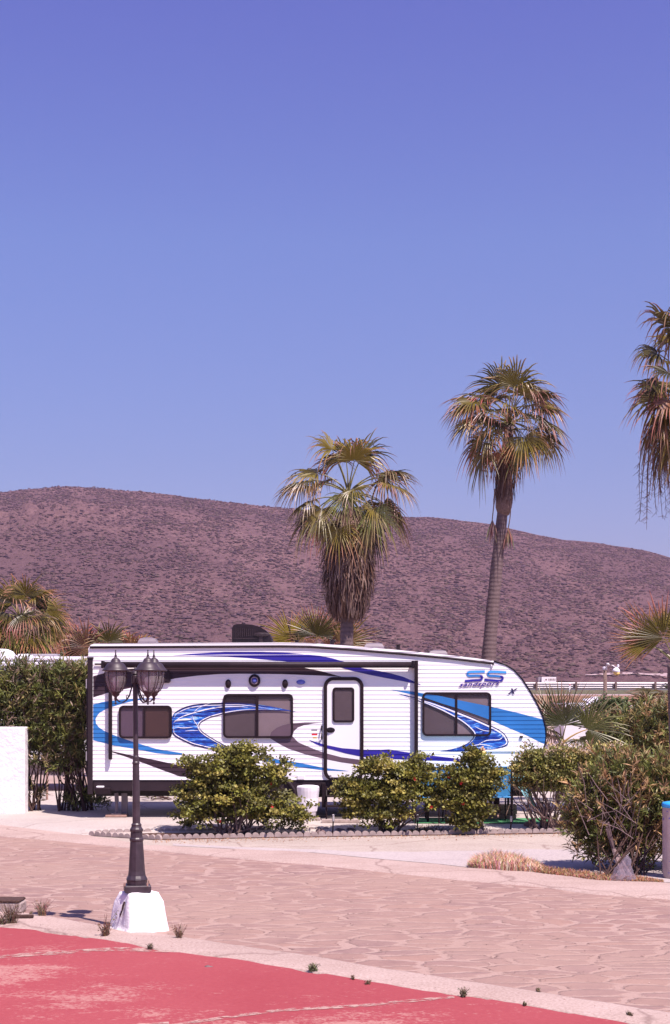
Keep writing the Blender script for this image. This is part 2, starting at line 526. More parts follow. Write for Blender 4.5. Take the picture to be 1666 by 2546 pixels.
def line_mat():
    m, t, b, o = new_mat('faded_line_paint')
    v = coords(t)
    f = noise_tex(t, v, 9, 6, 0.7)
    b.inputs['Base Color'].default_value = (0.46, 0.30, 0.26, 1)
    b.inputs['Roughness'].default_value = 0.9
    tr = N(t, 'ShaderNodeBsdfTransparent')
    mx = N(t, 'ShaderNodeMixShader')
    t.links.new(ramp(t, f, [(0.44, (0, 0, 0)), (0.58, (0.85, 0.85, 0.85))]), mx.inputs[0])
    t.links.new(tr.outputs[0], mx.inputs[1]); t.links.new(b.outputs[0], mx.inputs[2])
    t.links.new(mx.outputs[0], o.inputs[0])
    return m
M['line'] = line_mat()
M['bed_soil'] = plain('bed_soil', (0.10, 0.055, 0.045), 0.95, 0.4, 14, bd=0.02, spec=0.1)

def turf_mat():
    m, t, b, o = new_mat('artificial_turf')
    v = coords(t)
    f = noise_tex(t, v, 70, 4, 0.7)
    t.links.new(ramp(t, f, [(0.3, (0.03, 0.19, 0.07)), (0.7, (0.10, 0.36, 0.14))]), b.inputs['Base Color'])
    b.inputs['Roughness'].default_value = 0.9
    bump(t, b, f, 0.02)
    return m
M['turf'] = turf_mat()

def hill_mat():
    m, t, b, o = new_mat('hillside_scrub_soil')
    v = coords(t)
    big = noise_tex(t, coords(t, (1, 0.5, 1.4)), 0.010, 6, 0.6, 0.5)
    gl = noise_tex(t, coords(t, (1.0, 0.14, 0.2)), 0.024, 5, 0.6, 0.8)
    mid = noise_tex(t, coords(t, (1, 0.6, 1)), 0.11, 7, 0.70)
    fine = noise_tex(t, coords(t, (1, 0.45, 1)), 0.60, 7, 0.74)
    c = ramp(t, mid, [(0.36, (0.100, 0.056, 0.062)), (0.50, (0.150, 0.084, 0.086)), (0.64, (0.220, 0.130, 0.125))])
    c = mixc(t, 0.55, c, ramp(t, fine, [(0.36, (0.060, 0.034, 0.042)), (0.50, (0.145, 0.082, 0.086)), (0.64, (0.250, 0.152, 0.145))]))
    c = mixc(t, ramp(t, gl, [(0.46, (0, 0, 0)), (0.62, (0.5, 0.5, 0.5))]), c, (0.195, 0.112, 0.108))
    c = mixc(t, ramp(t, big, [(0.42, (0, 0, 0)), (0.60, (0.55, 0.55, 0.55))]), c, (0.095, 0.054, 0.062))
    t.links.new(c, b.inputs['Base Color']); b.inputs['Roughness'].default_value = 0.95
    b.inputs['Specular IOR Level'].default_value = 0.1
    bump(t, b, fine, 1.2, 1.0)
    return m
M['hill'] = hill_mat()
M['hill_scrub'] = leaf_mat('hillside_scrub', 0.0, 0.9, 0.1)

def bank_mat():
    m, t, b, o = new_mat('dry_bank')
    v = coords(t)
    f = noise_tex(t, coords(t, (1, 0.6, 1)), 0.25, 7, 0.65)
    g = noise_tex(t, v, 3.0, 6, 0.7)
    c = ramp(t, f, [(0.36, (0.187, 0.088, 0.056)), (0.5, (0.281, 0.152, 0.081)), (0.62, (0.221, 0.128, 0.093))])
    c = mixc(t, 0.5, c, ramp(t, g, [(0.3, (0.111, 0.060, 0.031)), (0.7, (0.383, 0.216, 0.112))]))
    t.links.new(c, b.inputs['Base Color']); b.inputs['Roughness'].default_value = 0.95
    bump(t, b, g, 0.15)
    return m
M['bank'] = bank_mat()
def verge_mat():
    m, t, b, o = new_mat('verge_weeds')
    v = coords(t)
    g = noise_tex(t, v, 1.6, 7, 0.7)
    t.links.new(ramp(t, g, [(0.35, (0.055, 0.055, 0.03)), (0.55, (0.13, 0.12, 0.06)), (0.7, (0.21, 0.14, 0.09))]), b.inputs['Base Color'])
    b.inputs['Roughness'].default_value = 0.95
    bump(t, b, g, 0.3)
    return m
M['verge'] = verge_mat()
M['asphalt'] = plain('asphalt', (0.075, 0.062, 0.066), 0.9, 0.15, 2, obj=False)
M['track'] = plain('track_gravel', (0.36, 0.26, 0.26), 0.95, 0.12, 1.2, obj=False)

def trunk_mat(name, a, b2):
    m, t, b, o = new_mat(name)
    v = coords(t, (1, 1, 1), obj=True)
    wv = N(t, 'ShaderNodeTexWave', wave_type='BANDS', bands_direction='Z'); wv.inputs['Scale'].default_value = 3.2
    wv.inputs['Distortion'].default_value = 2.5; wv.inputs['Detail'].default_value = 3; wv.inputs['Detail Scale'].default_value = 2
    t.links.new(v, wv.inputs['Vector'])
    g = noise_tex(t, coords(t, (1, 1, 0.25), obj=True), 16, 5, 0.7)
    c = ramp(t, wv.outputs['Fac'], [(0.0, tuple(x * 0.9 for x in a)), (0.2, a), (1.0, tuple((x + y) / 2 for x, y in zip(a, b2)))])
    c = mixc(t, 0.4, c, ramp(t, g, [(0.3, tuple(x * 0.55 for x in a)), (0.7, b2)]))
    t.links.new(c, b.inputs['Base Color']); b.inputs['Roughness'].default_value = 0.9
    b.inputs['Specular IOR Level'].default_value = 0.2
    bump(t, b, wv.outputs['Fac'], 0.005)
    return m
M['palm_trunk'] = trunk_mat('palm_trunk', (0.130, 0.090, 0.092), (0.205, 0.145, 0.145))

def barrel_mat():
    m, t, b, o = new_mat('speckled_bin')
    v = coords(t, obj=True)
    f = noise_tex(t, v, 9, 3, 0.5)
    g = noise_tex(t, v, 45, 3, 0.6)
    c = ramp(t, f, [(0.3, (0.42, 0.32, 0.30)), (0.7, (0.52, 0.41, 0.39))])
    c = mixc(t, ramp(t, noise_tex(t, v, 17, 2, 0.5), [(0.64, (0, 0, 0)), (0.67, (0.9, 0.9, 0.9))]), c, (0.10, 0.09, 0.42))
    c = mixc(t, ramp(t, g, [(0.66, (0, 0, 0)), (0.72, (0.7, 0.7, 0.7))]), c, (0.25, 0.18, 0.2))
    t.links.new(c, b.inputs['Base Color']); b.inputs['Roughness'].default_value = 0.8
    return m
M['barrel'] = barrel_mat()

# ------------------------------------------------------------------ the ground
def sheet(name, pts, mat, z=None):
    mb = MB(); mb.poly([Vector((p[0], p[1], p[2] if z is None else z)) for p in pts])
    o = mb.build(name, mat)
    if o.data.polygons[0].normal.z < 0:
        o.data.flip_normals()
    tag(o, kind='structure'); return o

sheet('ground', [(-3000, -200, 0), (3000, -200, 0), (3000, 5000, 0), (-3000, 5000, 0)], M['ground'])

U_in = [(-900, 1985), (-300, 2026), (0, 2052), (60, 2060), (212, 2078), (360, 2103), (500, 2111), (700, 2117), (777, 2122), (931, 2138), (1085, 2150), (1162, 2160), (1359, 2173), (1487, 2191), (1583, 2194), (1666, 2197), (2000, 2215), (2800, 2262)]
U_rd = [(-900, 2010), (-300, 2054), (0, 2080), (60, 2085), (212, 2098), (360, 2114), (560, 2133), (700, 2146), (777, 2151), (931, 2167), (1085, 2184), (1201, 2195), (1359, 2208), (1487, 2226), (1583, 2232), (1666, 2238), (2000, 2262), (2800, 2320)]
L_rd = [(-900, 2170), (-300, 2222), (0, 2258), (58, 2270), (141, 2283), (252, 2303), (420, 2326), (562, 2348), (700, 2368), (816, 2385), (931, 2406), (1047, 2423), (1162, 2442), (1294, 2461), (1455, 2487), (1666, 2520), (2000, 2575), (2600, 2680)]
L_red = [(-900, 2215), (-300, 2270), (0, 2308), (90, 2315), (200, 2331), (320, 2349), (400, 2366), (500, 2378), (620, 2393), (700, 2408), (816, 2425), (931, 2446), (1060, 2468), (1150, 2478), (1294, 2500), (1400, 2520), (1550, 2546), (1666, 2570), (2000, 2635), (2600, 2750)]
def jag(pts, amp, step=24):
    out = []
    for (x0, y0), (x1, y1) in zip(pts[:-1], pts[1:]):
        n = max(1, int((x1 - x0) / step))
        for k in range(n):
            u = k / n
            x = x0 + (x1 - x0) * u; y = y0 + (y1 - y0) * u
            s_ = (y - HY) / 500.0
            out.append((x, y + amp * s_ * noise.noise(Vector((x * 0.011, y0 * 0.01, 3.1))) * 2 + amp * 0.5 * s_ * noise.noise(Vector((x * 0.05, 9, 0)))))
    out.append(pts[-1]); return out

road = [G(x, y) for x, y in U_rd] + [G(x, y) for x, y in L_rd[::-1]]
sheet('stone_road', road, M['stone'], 0.004)

def kerb(name, inner, outer, h, mat):
    # inner: raised far side, outer: road side
    xs = sorted(set([p[0] for p in jag(inner, 0, 30)]))
    def at(pl, x):
        for a, b in zip(pl[:-1], pl[1:]):
            if a[0] <= x <= b[0]:
                return a[1] + (b[1] - a[1]) * (x - a[0]) / (b[0] - a[0])
        return pl[-1][1]
    mb = MB(); prev = None
    for x in xs:
        yo = at(outer, x) + 1.6 * noise.noise(Vector((x * 0.013, 1, 0))) + 0.9 * noise.noise(Vector((x * 0.06, 1, 0)))
        yi = at(inner, x) + 1.6 * noise.noise(Vector((x * 0.013, 7, 0))) + 0.9 * noise.noise(Vector((x * 0.06, 7, 0)))
        a = G(x, yo); c = G(x, yi)
        row = []
        for u, z in ((-0.02, -0.02), (0.0, 0.008), (0.12, h * 0.75), (0.3, h), (0.75, h), (0.95, h * 0.7), (1.0, 0.012), (1.02, -0.02)):
            p = a.lerp(c, u); p.z = z * (1 + 0.15 * noise.noise(Vector((x * 0.02, u, 5)))) if z > 0.01 else z
            row.append(mb.V(p))
        if prev:
            for k in range(len(row) - 1):
                mb.Fc(prev[k], row[k], row[k + 1], prev[k + 1])
        prev = row
    o = mb.build(name, mat, smooth=True)
    return tag(o, kind='structure')
kerb('kerb', U_in, U_rd, 0.03, M['kerb'])
kerb('court_kerb', L_red, L_rd, 0.025, M['kerb'])

# concrete apron between kerb and planting bed, a smoother strip within it
apron_far = [(-900, 1960), (0, 2045), (212, 2070), (2800, 2066)]
sheet('apron', [G(x, y) for x, y in apron_far] + [G(x, y) for x, y in U_in[::-1]], M['apron'], 0.006)
sm_top = [(430, 2099), (700, 2112), (900, 2119), (1100, 2118), (1300, 2114), (1500, 2112), (1700, 2112), (2800, 2125)]
sm_bot = [(2800, 2258), (2000, 2212), (1666, 2196), (1487, 2189), (1359, 2172), (1162, 2158), (1085, 2149), (931, 2136), (777, 2121), (600, 2113), (430, 2104)]
sheet('smooth_apron', [G(x, y) for x, y in jag(sm_top, 2) + sm_bot], M['smooth'], 0.010)
# red court
sheet('red_court', [G(x, y) for x, y in jag(L_red, 3.0, 12)] + [Vector((9, 6, 0)), Vector((-9, 6, 0))], M['red_court'], 0.012)
def court_line(pts, wpx):
    mb = MB(); prev = None
    for x, y in pts:
        a = G(x, y - wpx / 2, 0.016); c = G(x, y + wpx / 2, 0.016)
        cur = (mb.V(a), mb.V(c))
        if prev: mb.Fc(prev[0], prev[1], cur[1], cur[0])
        prev = cur
    o = mb.build('court_line', M['line']); tag(o, kind='structure')
court_line([(-200, 2397), (0, 2378), (130, 2369), (290, 2359), (420, 2363)], 9)
court_line([(380, 2556), (560, 2529), (700, 2511), (900, 2500), (1000, 2490), (1130, 2478)], 7)
court_line([(-200, 2600), (150, 2562), (420, 2545)], 10)

# raised slab the trailer stands on
ZS = 0.08
slab_front = [(-900, 1945), (0, 2036), (140, 2054), (212, 2062), (380, 2055), (2800, 2052)]
mb = MB()
fr = [G(x, y, ZS) for x, y in slab_front]
top = [mb.V(p) for p in fr] + [mb.V((16, 34, ZS)), mb.V((-12, 34, ZS))]
mb.Fc(*top)
bot = [mb.V((p.x, p.y - 0.45, 0.003)) for p in fr]
for k in range(len(fr) - 1): mb.Fc(bot[k], bot[k + 1], top[k + 1], top[k])
o = mb.build('concrete_slab', M['slab']); tag(o, kind='structure')
# soil bed between slab and edging
bed = [(215, 2079), (385, 2090), (700, 2084), (1100, 2078), (1480, 2073), (2100, 2073), (2100, 2063), (380, 2068)]
sheet('planting_bed', [G(x, y) for x, y in bed], M['bed_soil'], 0.014)

# highway embankment
mb = MB(); prev = None
prof = [(86, -0.05), (100, 0.0), (118, 0.35), (136, 1.0), (139, 1.06)]
def strip(name, prof, mat, x0=-140, x1=220, nx=60, amp=0.0):
    mb = MB(); prev = None
    for i in range(nx + 1):
        x = x0 + (x1 - x0) * i / nx
        row = [mb.V((x, y, z + (amp * noise.noise(Vector((x * 0.15, y * 0.3, 0))) if 0 < k < len(prof) - 1 else 0))) for k, (y, z) in enumerate(prof)]
        if prev:
            for k in range(len(row) - 1): mb.Fc(prev[k], row[k], row[k + 1], prev[k + 1])
        prev = row
    o = mb.build(name, mat, smooth=True); tag(o, kind='structure'); return o
strip('embankment', [(86, -0.05), (94, 0.02), (104, 0.12), (112, 0.3), (120, 0.55), (128, 0.85), (136, 1.04), (139, 1.08)], M['bank'], amp=0.12)
strip('service_track', [(139, 1.08), (140, 1.10), (144, 1.12), (145, 1.12)], M['track'])
strip('grass_verge', [(145, 1.12), (148, 1.22), (151, 1.36), (153.5, 1.38), (156, 1.36), (158, 1.42)], M['verge'], amp=0.1)
strip('highway', [(158, 1.42), (160, 1.44), (168, 1.46), (176, 1.44), (178, 1.40)], M['asphalt'])
strip('far_verge', [(178, 1.40), (185, 1.3), (220, 1.2), (300, 1.6), (345, 2.1)], M['bank'], amp=0.1)

# ------------------------------------------------------------------ hill
ridge_px = [(-1600, 1420), (-900, 1300), (-400, 1246), (0, 1222), (80, 1214), (160, 1207), (240, 1212), (330, 1220), (420, 1230), (500, 1240), (600, 1251), (700, 1262), (800, 1270), (900, 1277), (1000, 1285), (1100, 1289), (1230, 1305), (1330, 1330), (1400, 1343), (1480, 1350), (1540, 1360), (1600, 1369), (1640, 1380), (1666, 1388), (1800, 1425), (2100, 1500), (2600, 1590), (3200, 1650)]
def lerp_pl(pl, x):
    if x <= pl[0][0]: return pl[0][1]
    for a, b in zip(pl[:-1], pl[1:]):
        if a[0] <= x <= b[0]: return a[1] + (b[1] - a[1]) * (x - a[0]) / (b[0] - a[0])
    return pl[-1][1]
D0, D1 = 330.0, 800.0
def hill_point(u, t):
    "u: bearing in photograph columns, t: 0 foot .. 1 ridge .. >1 beyond"
    yr = lerp_pl(ridge_px, u)
    D = D0 + (D1 - D0) * t
    zr = H + (HY - yr) * D1 / F
    if t <= 1:
        z = 1.9 + (zr - 1.9) * (0.80 * t ** 1.12 + 0.20 * math.sin(t * math.pi / 2))
    else:
        z = zr - (t - 1) * (t - 1) * 160 - (t - 1) * 14
    x = (u - CX) * D / F
    env = math.sin(min(1, max(0, t)) * math.pi) ** 1.3 if t < 1 else 0.25
    n = noise.fractal(Vector((x * 0.006, D * 0.006, 1.7)), 0.9, 2.1, 5)
    z += env * n * 5.5
    gul = noise.noise(Vector((x * 0.02 + D * 0.004, D * 0.003, 8.0)))
    z += env * gul * 1.8
    # crags on the left shoulder
    if u < 420:
        k = min(1, (420 - u) / 260) * max(0, min(1, (t - 0.45) / 0.2)) * 1
        z += k * abs(noise.fractal(Vector((x * 0.05, D * 0.035, 4.0)), 0.7, 2.2, 5)) * 9.0 * max(0, min(1, (0.82 - t) / 0.2))
    z += 0.5 * noise.noise(Vector((x * 0.12, D * 0.12, 2.0))) * (0.6 if t > 0.98 else 1)
    return (x, D, z)
us = np.linspace(-1600, 3200, 420)
ts = list(np.linspace(0, 1, 110)) + [1.03, 1.08, 1.2, 1.5, 2.0, 3.0]
hv = np.array([hill_point(u, t) for u in us for t in ts])
nT = len(ts)
idx = np.arange(len(us) * nT).reshape(len(us), nT)
hf = np.stack([idx[:-1, :-1], idx[1:, :-1], idx[1:, 1:], idx[:-1, 1:]], -1).reshape(-1, 4)
o = np_mesh('hill', hv, hf, M['hill'], smooth=True); tag(o, kind='structure')

# pale dirt track at the hill's foot
mb = MB(); prev = None
for i in range(40):
    u = 1455 + i * 40
    t0 = 0.022; t1 = 0.030 + 0.006 * min(1, i / 5)
    if i == 0: t1 = t0 + 0.003
    cur = []
    for t in (t0, (t0 + t1) / 2, t1):
        p = hill_point(u, t); cur.append(mb.V((p[0], p[1], p[2] + 0.25)))
    if prev:
        for k in range(2): mb.Fc(prev[k], cur[k], cur[k + 1], prev[k + 1])
    prev = cur
o = mb.build('dirt_track', M['track'], smooth=True); tag(o, kind='structure')

# scrub on the hillside: low irregular tufts, one mass nobody could count
ns = 110000
uu = rng.uniform(-300, 2000, ns); tt = rng.uniform(0.01, 0.995, ns) ** 0.9
keep = np.array([noise.noise(Vector((a * 0.012, b * 9, 3))) + 0.25 * noise.noise(Vector((a * 0.05, b * 40, 9))) for a, b in zip(uu, tt)])
sel = keep > rng.uniform(-0.8, 0.55, ns)
uu, tt = uu[sel], tt[sel]
base = np.array([hill_point(a, b) for a, b in zip(uu, tt)])
m_ = len(base)
octv = np.array([(1, 0, 0.25), (0, 1, 0.2), (-1, 0, 0.3), (0, -1, 0.25), (0.1, 0.1, 1.0), (0.7, 0.7, 0.55), (-0.7, 0.6, 0.6), (-0.6, -0.7, 0.5), (0.7, -0.6, 0.6), (0, 0, -0.4)])
octf = np.array([(0, 5, 8), (5, 4, 8), (8, 4, 7), (7, 4, 6), (6, 4, 5), (1, 6, 5), (2, 7, 6), (3, 8, 7), (0, 1, 5), (1, 2, 6), (2, 3, 7), (3, 0, 8)])
scl = rng.uniform(0.18, 0.48, m_) * rng.uniform(0.5, 1.7, m_)
ang = rng.uniform(0, 6.28, m_)
V_ = np.repeat(octv[None], m_, 0) * (1 + rng.uniform(-0.35, 0.35, (m_, 10, 3)))
x_ = V_[:, :, 0] * np.cos(ang)[:, None] - V_[:, :, 1] * np.sin(ang)[:, None]
y_ = V_[:, :, 0] * np.sin(ang)[:, None] + V_[:, :, 1] * np.cos(ang)[:, None]
V_ = np.stack([x_ * 1.25, y_, V_[:, :, 2] * 0.8], -1) * scl[:, None, None] + base[:, None, :]
Fs = octf[None] + (np.arange(m_) * 10)[:, None, None]
pal = np.array([(0.075, 0.044, 0.052), (0.092, 0.054, 0.058), (0.088, 0.062, 0.054), (0.068, 0.042, 0.054), (0.13, 0.078, 0.076)])
cc = pal[rng.integers(0, 5, m_)] * rng.uniform(0.8, 1.3, (m_, 1))
o = np_mesh('hillside_scrub', V_.reshape(-1, 3), Fs.reshape(-1, 3), M['hill_scrub'], cols=np.repeat(cc, 10, 0))
tag(o, 'dark low scrub scattered over the mauve hillside', 'scrub', kind='stuff')

# ------------------------------------------------------------------ travel trailer
DT = 27.3
def T(x, y): # side wall plane -> (X, Z)
    p = P(x, y, DT); return (p.x, p.z)
PX = DT / F
tr = thing('travel_trailer', ((790 - CX) * PX, DT + 1.2, ZS), 'white corrugated toy hauler trailer with blue and grey swooshes parked behind the bushes', 'trailer')
outline_px = [(221, 1939), (220, 1720), (220, 1612), (226, 1603), (236, 1600), (500, 1598.5), (700, 1597.5), (770, 1599), (860, 1605), (980, 1615), (1100, 1627), (1180, 1636), (1232, 1644), (1258, 1653), (1278, 1666), (1298, 1688), (1320, 1722), (1338, 1755), (1350, 1782), (1356, 1805), (1358, 1825), (1356, 1848), (1350, 1868), (1338, 1900), (1322, 1939)]
outline = [T(x, y) for x, y in outline_px]
mb = MB(); mb.prism(outline, DT + 0.012, DT + 2.42); mb.build('body', M['trailer_white'], tr)

PER = 10.6 * PX
ZB = T(0, 1939)[1]
knots = [(0.0, -0.0065), (0.62, -0.0025), (0.86, -0.0020), (0.94, 0.001), (1.0, -0.0065)]
def wall_y(z):
    u = ((z - ZB) / PER) % 1.0
    for (a, ya), (b, yb) in zip(knots[:-1], knots[1:]):
        if a <= u <= b: return DT + ya + (yb - ya) * (u - a) / (b - a)
    return DT
ztop = max(p[1] for p in outline)
levels = []
k = 0
while ZB + k * PER < ztop:
    for a, _ in knots[:-1]:
        z = ZB + (k + a) * PER
        if z < ztop: levels.append(z)
    k += 1
def bisected(polys, zl, yfun, off=0.0, clip=None):
    "flat polygons (X, Z) cut at the levels and laid on the wall"
    bm = bmesh.new()
    for poly in polys:
        vs = [bm.verts.new((p[0], 0, p[1])) for p in poly]
        bm.faces.new(vs).normal_update()
    bmesh.ops.triangulate(bm, faces=bm.faces[:])
    if clip:
        x0, z0, x1, z1 = clip
        for co, no in (((x0, 0, 0), (-1, 0, 0)), ((x1, 0, 0), (1, 0, 0)), ((0, 0, z0), (0, 0, -1)), ((0, 0, z1), (0, 0, 1))):
            bmesh.ops.bisect_plane(bm, geom=bm.verts[:] + bm.edges[:] + bm.faces[:], plane_co=co, plane_no=no, clear_outer=True)
    if not bm.verts:
        bm.free(); return None
    zs = [v.co.z for v in bm.verts]; lo, hi = min(zs), max(zs)
    for z in zl:
        if lo < z < hi:
            bmesh.ops.bisect_plane(bm, geom=bm.verts[:] + bm.edges[:] + bm.faces[:], plane_co=(0, 0, z), plane_no=(0, 0, 1))
    for v in bm.verts:
        v.co.y = yfun(v.co.z) - off
    for f in bm.faces:
        f.normal_update()
        if f.normal.y > 0: f.normal_flip()
    return bm
def bm_obj(name, bm, mat, parent):
    o_ = org(parent)
    for v in bm.verts: v.co -= o_
    me = bpy.data.meshes.new(name); bm.to_mesh(me); bm.free()
    me.materials.append(mat)
    return link(name, me, parent, None, o_)
bm = bisected([outline], levels, wall_y, 0.0)
bm_obj('side_cladding', bm, M['trailer_white'], tr)

# windows (pixel rectangles); decals lie flat across them
WIN = [(296, 1754, 428, 1836), (555, 1725, 729, 1835), (1050, 1721, 1221, 1830)]
GL = DT - 0.030   # window glass plane
def px(poly, f, ox, oy): return [(ox + x / f, oy + y / f) for x, y in poly]
D = {}
D['navy_top'] = ('decal_navy', 1, [
    [(429, 1630), (472, 1626), (558, 1620.5), (652, 1620.5), (717, 1623), (757, 1626.5), (700, 1627.3), (558, 1627.3)],
    [(480, 1629.5), (560, 1629.3), (767, 1627.8), (797, 1630.5), (827, 1637), (857, 1645.5), (720, 1645.5), (616, 1636), (550, 1632)]])
D['grey_awning'] = ('decal_grey', 1, [[(232, 1681), (262, 1673), (300, 1664), (420, 1658), (745, 1658), (800, 1669), (850, 1683), (803, 1680), (700, 1676), (600, 1675), (545, 1676), (490, 1680), (440, 1686), (380, 1697), (330, 1709), (270, 1722), (232, 1734)]])
D['navy_diagonal'] = ('decal_navy', 2, [[(845, 1659), (890, 1659), (947, 1669), (975, 1675), (1003, 1683), (1022, 1691), (1048, 1703), (1003, 1694), (960, 1686), (919, 1678), (880, 1669)]])
D['blue_c'] = ('decal_blue', 1, [px([(118, 635), (200, 614), (300, 600), (420, 588), (560, 580), (760, 578), (620, 586), (500, 600), (400, 624), (300, 655), (230, 682), (180, 710), (155, 740), (140, 772), (145, 812), (170, 845), (220, 880), (300, 915), (400, 952), (500, 985), (700, 1045), (940, 1085), (945, 1101), (820, 1096), (700, 1085), (500, 1045), (400, 1030), (300, 1012), (118, 965)], 3.707, 200, 1580)])
D['grey_low'] = ('decal_grey', 1, [px([(240, 1052), (300, 1068), (500, 1110), (700, 1150), (860, 1185), (1180, 1230), (1500, 1262), (1500, 1305), (1180, 1305), (920, 1300), (700, 1220), (600, 1182), (500, 1145), (380, 1105), (300, 1078)], 3.707, 200, 1580)])
sw_outer_top = [(145, 330), (165, 285), (210, 245), (300, 200), (370, 178), (450, 162), (600, 148), (830, 140), (1000, 139), (1120, 147), (1230, 160), (1400, 185), (1540, 213), (1690, 245), (1745, 256)]
sw_inner = [(1690, 252), (1540, 243), (1400, 240), (1250, 242), (1100, 248), (1000, 258), (900, 272), (800, 292), (720, 312), (650, 332), (600, 352), (555, 375), (518, 402), (500, 432), (500, 462), (525, 498), (560, 530), (620, 570), (700, 618), (760, 652), (830, 690), (930, 742), (1010, 790)]
sw_outer_bot = [(900, 790), (800, 775), (700, 752), (600, 735), (500, 712), (400, 685), (300, 640), (220, 600), (165, 560), (145, 520), (141, 430)]
D['swoosh_left'] = ('swoosh', 1, [px(sw_outer_top + sw_inner + sw_outer_bot, 5.19, 400, 1720)])
D['grey_mid'] = ('decal_mid_grey', 1, [px([(750, 790), (765, 750), (800, 722), (845, 703), (900, 691), (1000, 684), (1120, 684), (1050, 692), (990, 703), (945, 720), (920, 745), (908, 778), (950, 822), (1050, 865), (1125, 893), (1250, 925), (1400, 945), (1420, 980), (1380, 978), (1250, 960), (1125, 935), (1000, 905), (880, 865), (810, 828)], 2.78, 400, 1550)])
D['navy_low'] = ('decal_navy', 2, [[(767, 1839), (806, 1851), (850, 1860), (904, 1864), (950, 1864), (967, 1863), (1003, 1869), (1059, 1877), (1138, 1886), (1194, 1889), (1138, 1893), (1040, 1890), (960, 1886), (904, 1882), (860, 1873), (812, 1860), (785, 1850)]])
D['blue_low'] = ('decal_blue', 2, [[(640, 1880), (700, 1890), (742, 1896), (805, 1909), (870, 1917), (805, 1915), (742, 1907), (705, 1900), (660, 1893)]])
D['blue_right'] = ('decal_blue', 1, [px([(480, 413), (620, 425), (690, 438), (800, 455), (900, 478), (1110, 520), (1280, 560), (1442, 602), (1452, 650), (1453, 700), (1441, 752), (1420, 745), (1330, 700), (1200, 645), (1110, 605), (900, 530), (800, 500), (690, 462), (560, 432)], 2.511, 780, 1550)])
D['swoosh_right'] = ('swoosh', 2, [px([(530, 437), (690, 478), (800, 515), (900, 553), (1000, 592), (1110, 642), (1160, 668), (1195, 695), (1215, 735), (1210, 760), (1180, 775), (1100, 787), (1000, 795), (900, 800), (790, 797), (860, 785), (920, 768), (965, 745), (995, 715), (1000, 690), (985, 668), (950, 635), (900, 600), (800, 547), (690, 500), (600, 465)], 2.511, 780, 1550)])
def offset_line(pts, d):
    out = []
    for i, p in enumerate(pts):
        a = pts[max(i - 1, 0)]; b = pts[min(i + 1, len(pts) - 1)]
        dx, dy = b[0] - a[0], b[1] - a[1]; L = math.hypot(dx, dy) or 1
        out.append((p[0] - dy / L * d, p[1] + dx / L * d))
    return out
def smooth_line(pts, sub=4):
    out = []
    for i in range(len(pts) - 1):
        p0 = pts[max(i - 1, 0)]; p1 = pts[i]; p2 = pts[i + 1]; p3 = pts[min(i + 2, len(pts) - 1)]
        for k in range(sub):
            u = k / sub
            out.append(tuple(0.5 * ((2 * p1[j]) + (-p0[j] + p2[j]) * u + (2 * p0[j] - 5 * p1[j] + 4 * p2[j] - p3[j]) * u * u + (-p0[j] + 3 * p1[j] - 3 * p2[j] + p3[j]) * u ** 3) for j in (0, 1)))
    out.append(pts[-1]); return out
def ribbon(pts, w0, off=0.0):
    "band of quads, w0 px wide at the middle and pointed at both ends"
    pts = offset_line(smooth_line(pts, 3), off) if off else smooth_line(pts, 3)
    n = len(pts); quads = []
    ww = [w0 * min(1, 4 * min(i, n - 1 - i) / n + 0.15) for i in range(n)]
    A = [offset_line(pts, 1)[i] for i in range(n)]
    for i in range(n - 1):
        q = []
        for j, s_ in ((i, 1), (i + 1, 1), (i + 1, -1), (i, -1)):
            dx, dy = A[j][0] - pts[j][0], A[j][1] - pts[j][1]
            q.append((pts[j][0] + dx * s_ * ww[j] / 2, pts[j][1] + dy * s_ * ww[j] / 2))
        quads.append(q)
    return quads
swt = px(sw_outer_top, 5.19, 400, 1720); swi = px(sw_inner, 5.19, 400, 1720); swb = px(sw_outer_bot, 5.19, 400, 1720)
D['swoosh_left_dark'] = ('decal_dark', 3, [ribbon(swt[:12], 2.6, 1.2),
    ribbon(swi, 2.4, 1.2),
    ribbon(swb, 2.2, 1.0)])
D['swoosh_left_white'] = ('decal_white', 4, [ribbon(swt[:12], 1.6, 5.5),
    ribbon(swi[2:], 2.0, 3.4),
    ribbon(swb, 2.0, 4.6),
    ribbon(px([(165, 400), (230, 345), (330, 300), (450, 265), (600, 225), (800, 195), (1000, 190), (1130, 200)], 5.19, 400, 1720), 2.2),
    ribbon(px([(180, 375), (280, 360), (410, 350)], 5.19, 400, 1720), 4.0),
    ribbon(px([(425, 270), (470, 220), (540, 180), (640, 148)], 5.19, 400, 1720), 1.2),
    ribbon(px([(405, 300), (430, 370), (470, 430), (520, 500)], 5.19, 400, 1720), 1.3),
    ribbon(px([(180, 455), (300, 465), (420, 455)], 5.19, 400, 1720), 1.6),
    ribbon(px([(310, 505), (400, 500), (490, 500)], 5.19, 400, 1720), 1.2)])
sra = px([(530, 437), (690, 475), (800, 512), (900, 550), (1000, 590), (1110, 640), (1160, 666), (1195, 695), (1215, 735), (1205, 762), (1170, 776), (1100, 787), (900, 800), (790, 798)], 2.511, 780, 1550)
srb = px([(600, 465), (690, 500), (800, 547), (900, 600), (950, 635), (985, 668), (1000, 690), (995, 715), (965, 745), (920, 768), (860, 785), (790, 797)], 2.511, 780, 1550)
D['swoosh_right_dark'] = ('decal_dark', 3, [ribbon(sra, 1.8, 0.6),
    ribbon(srb, 1.6, -0.6)])
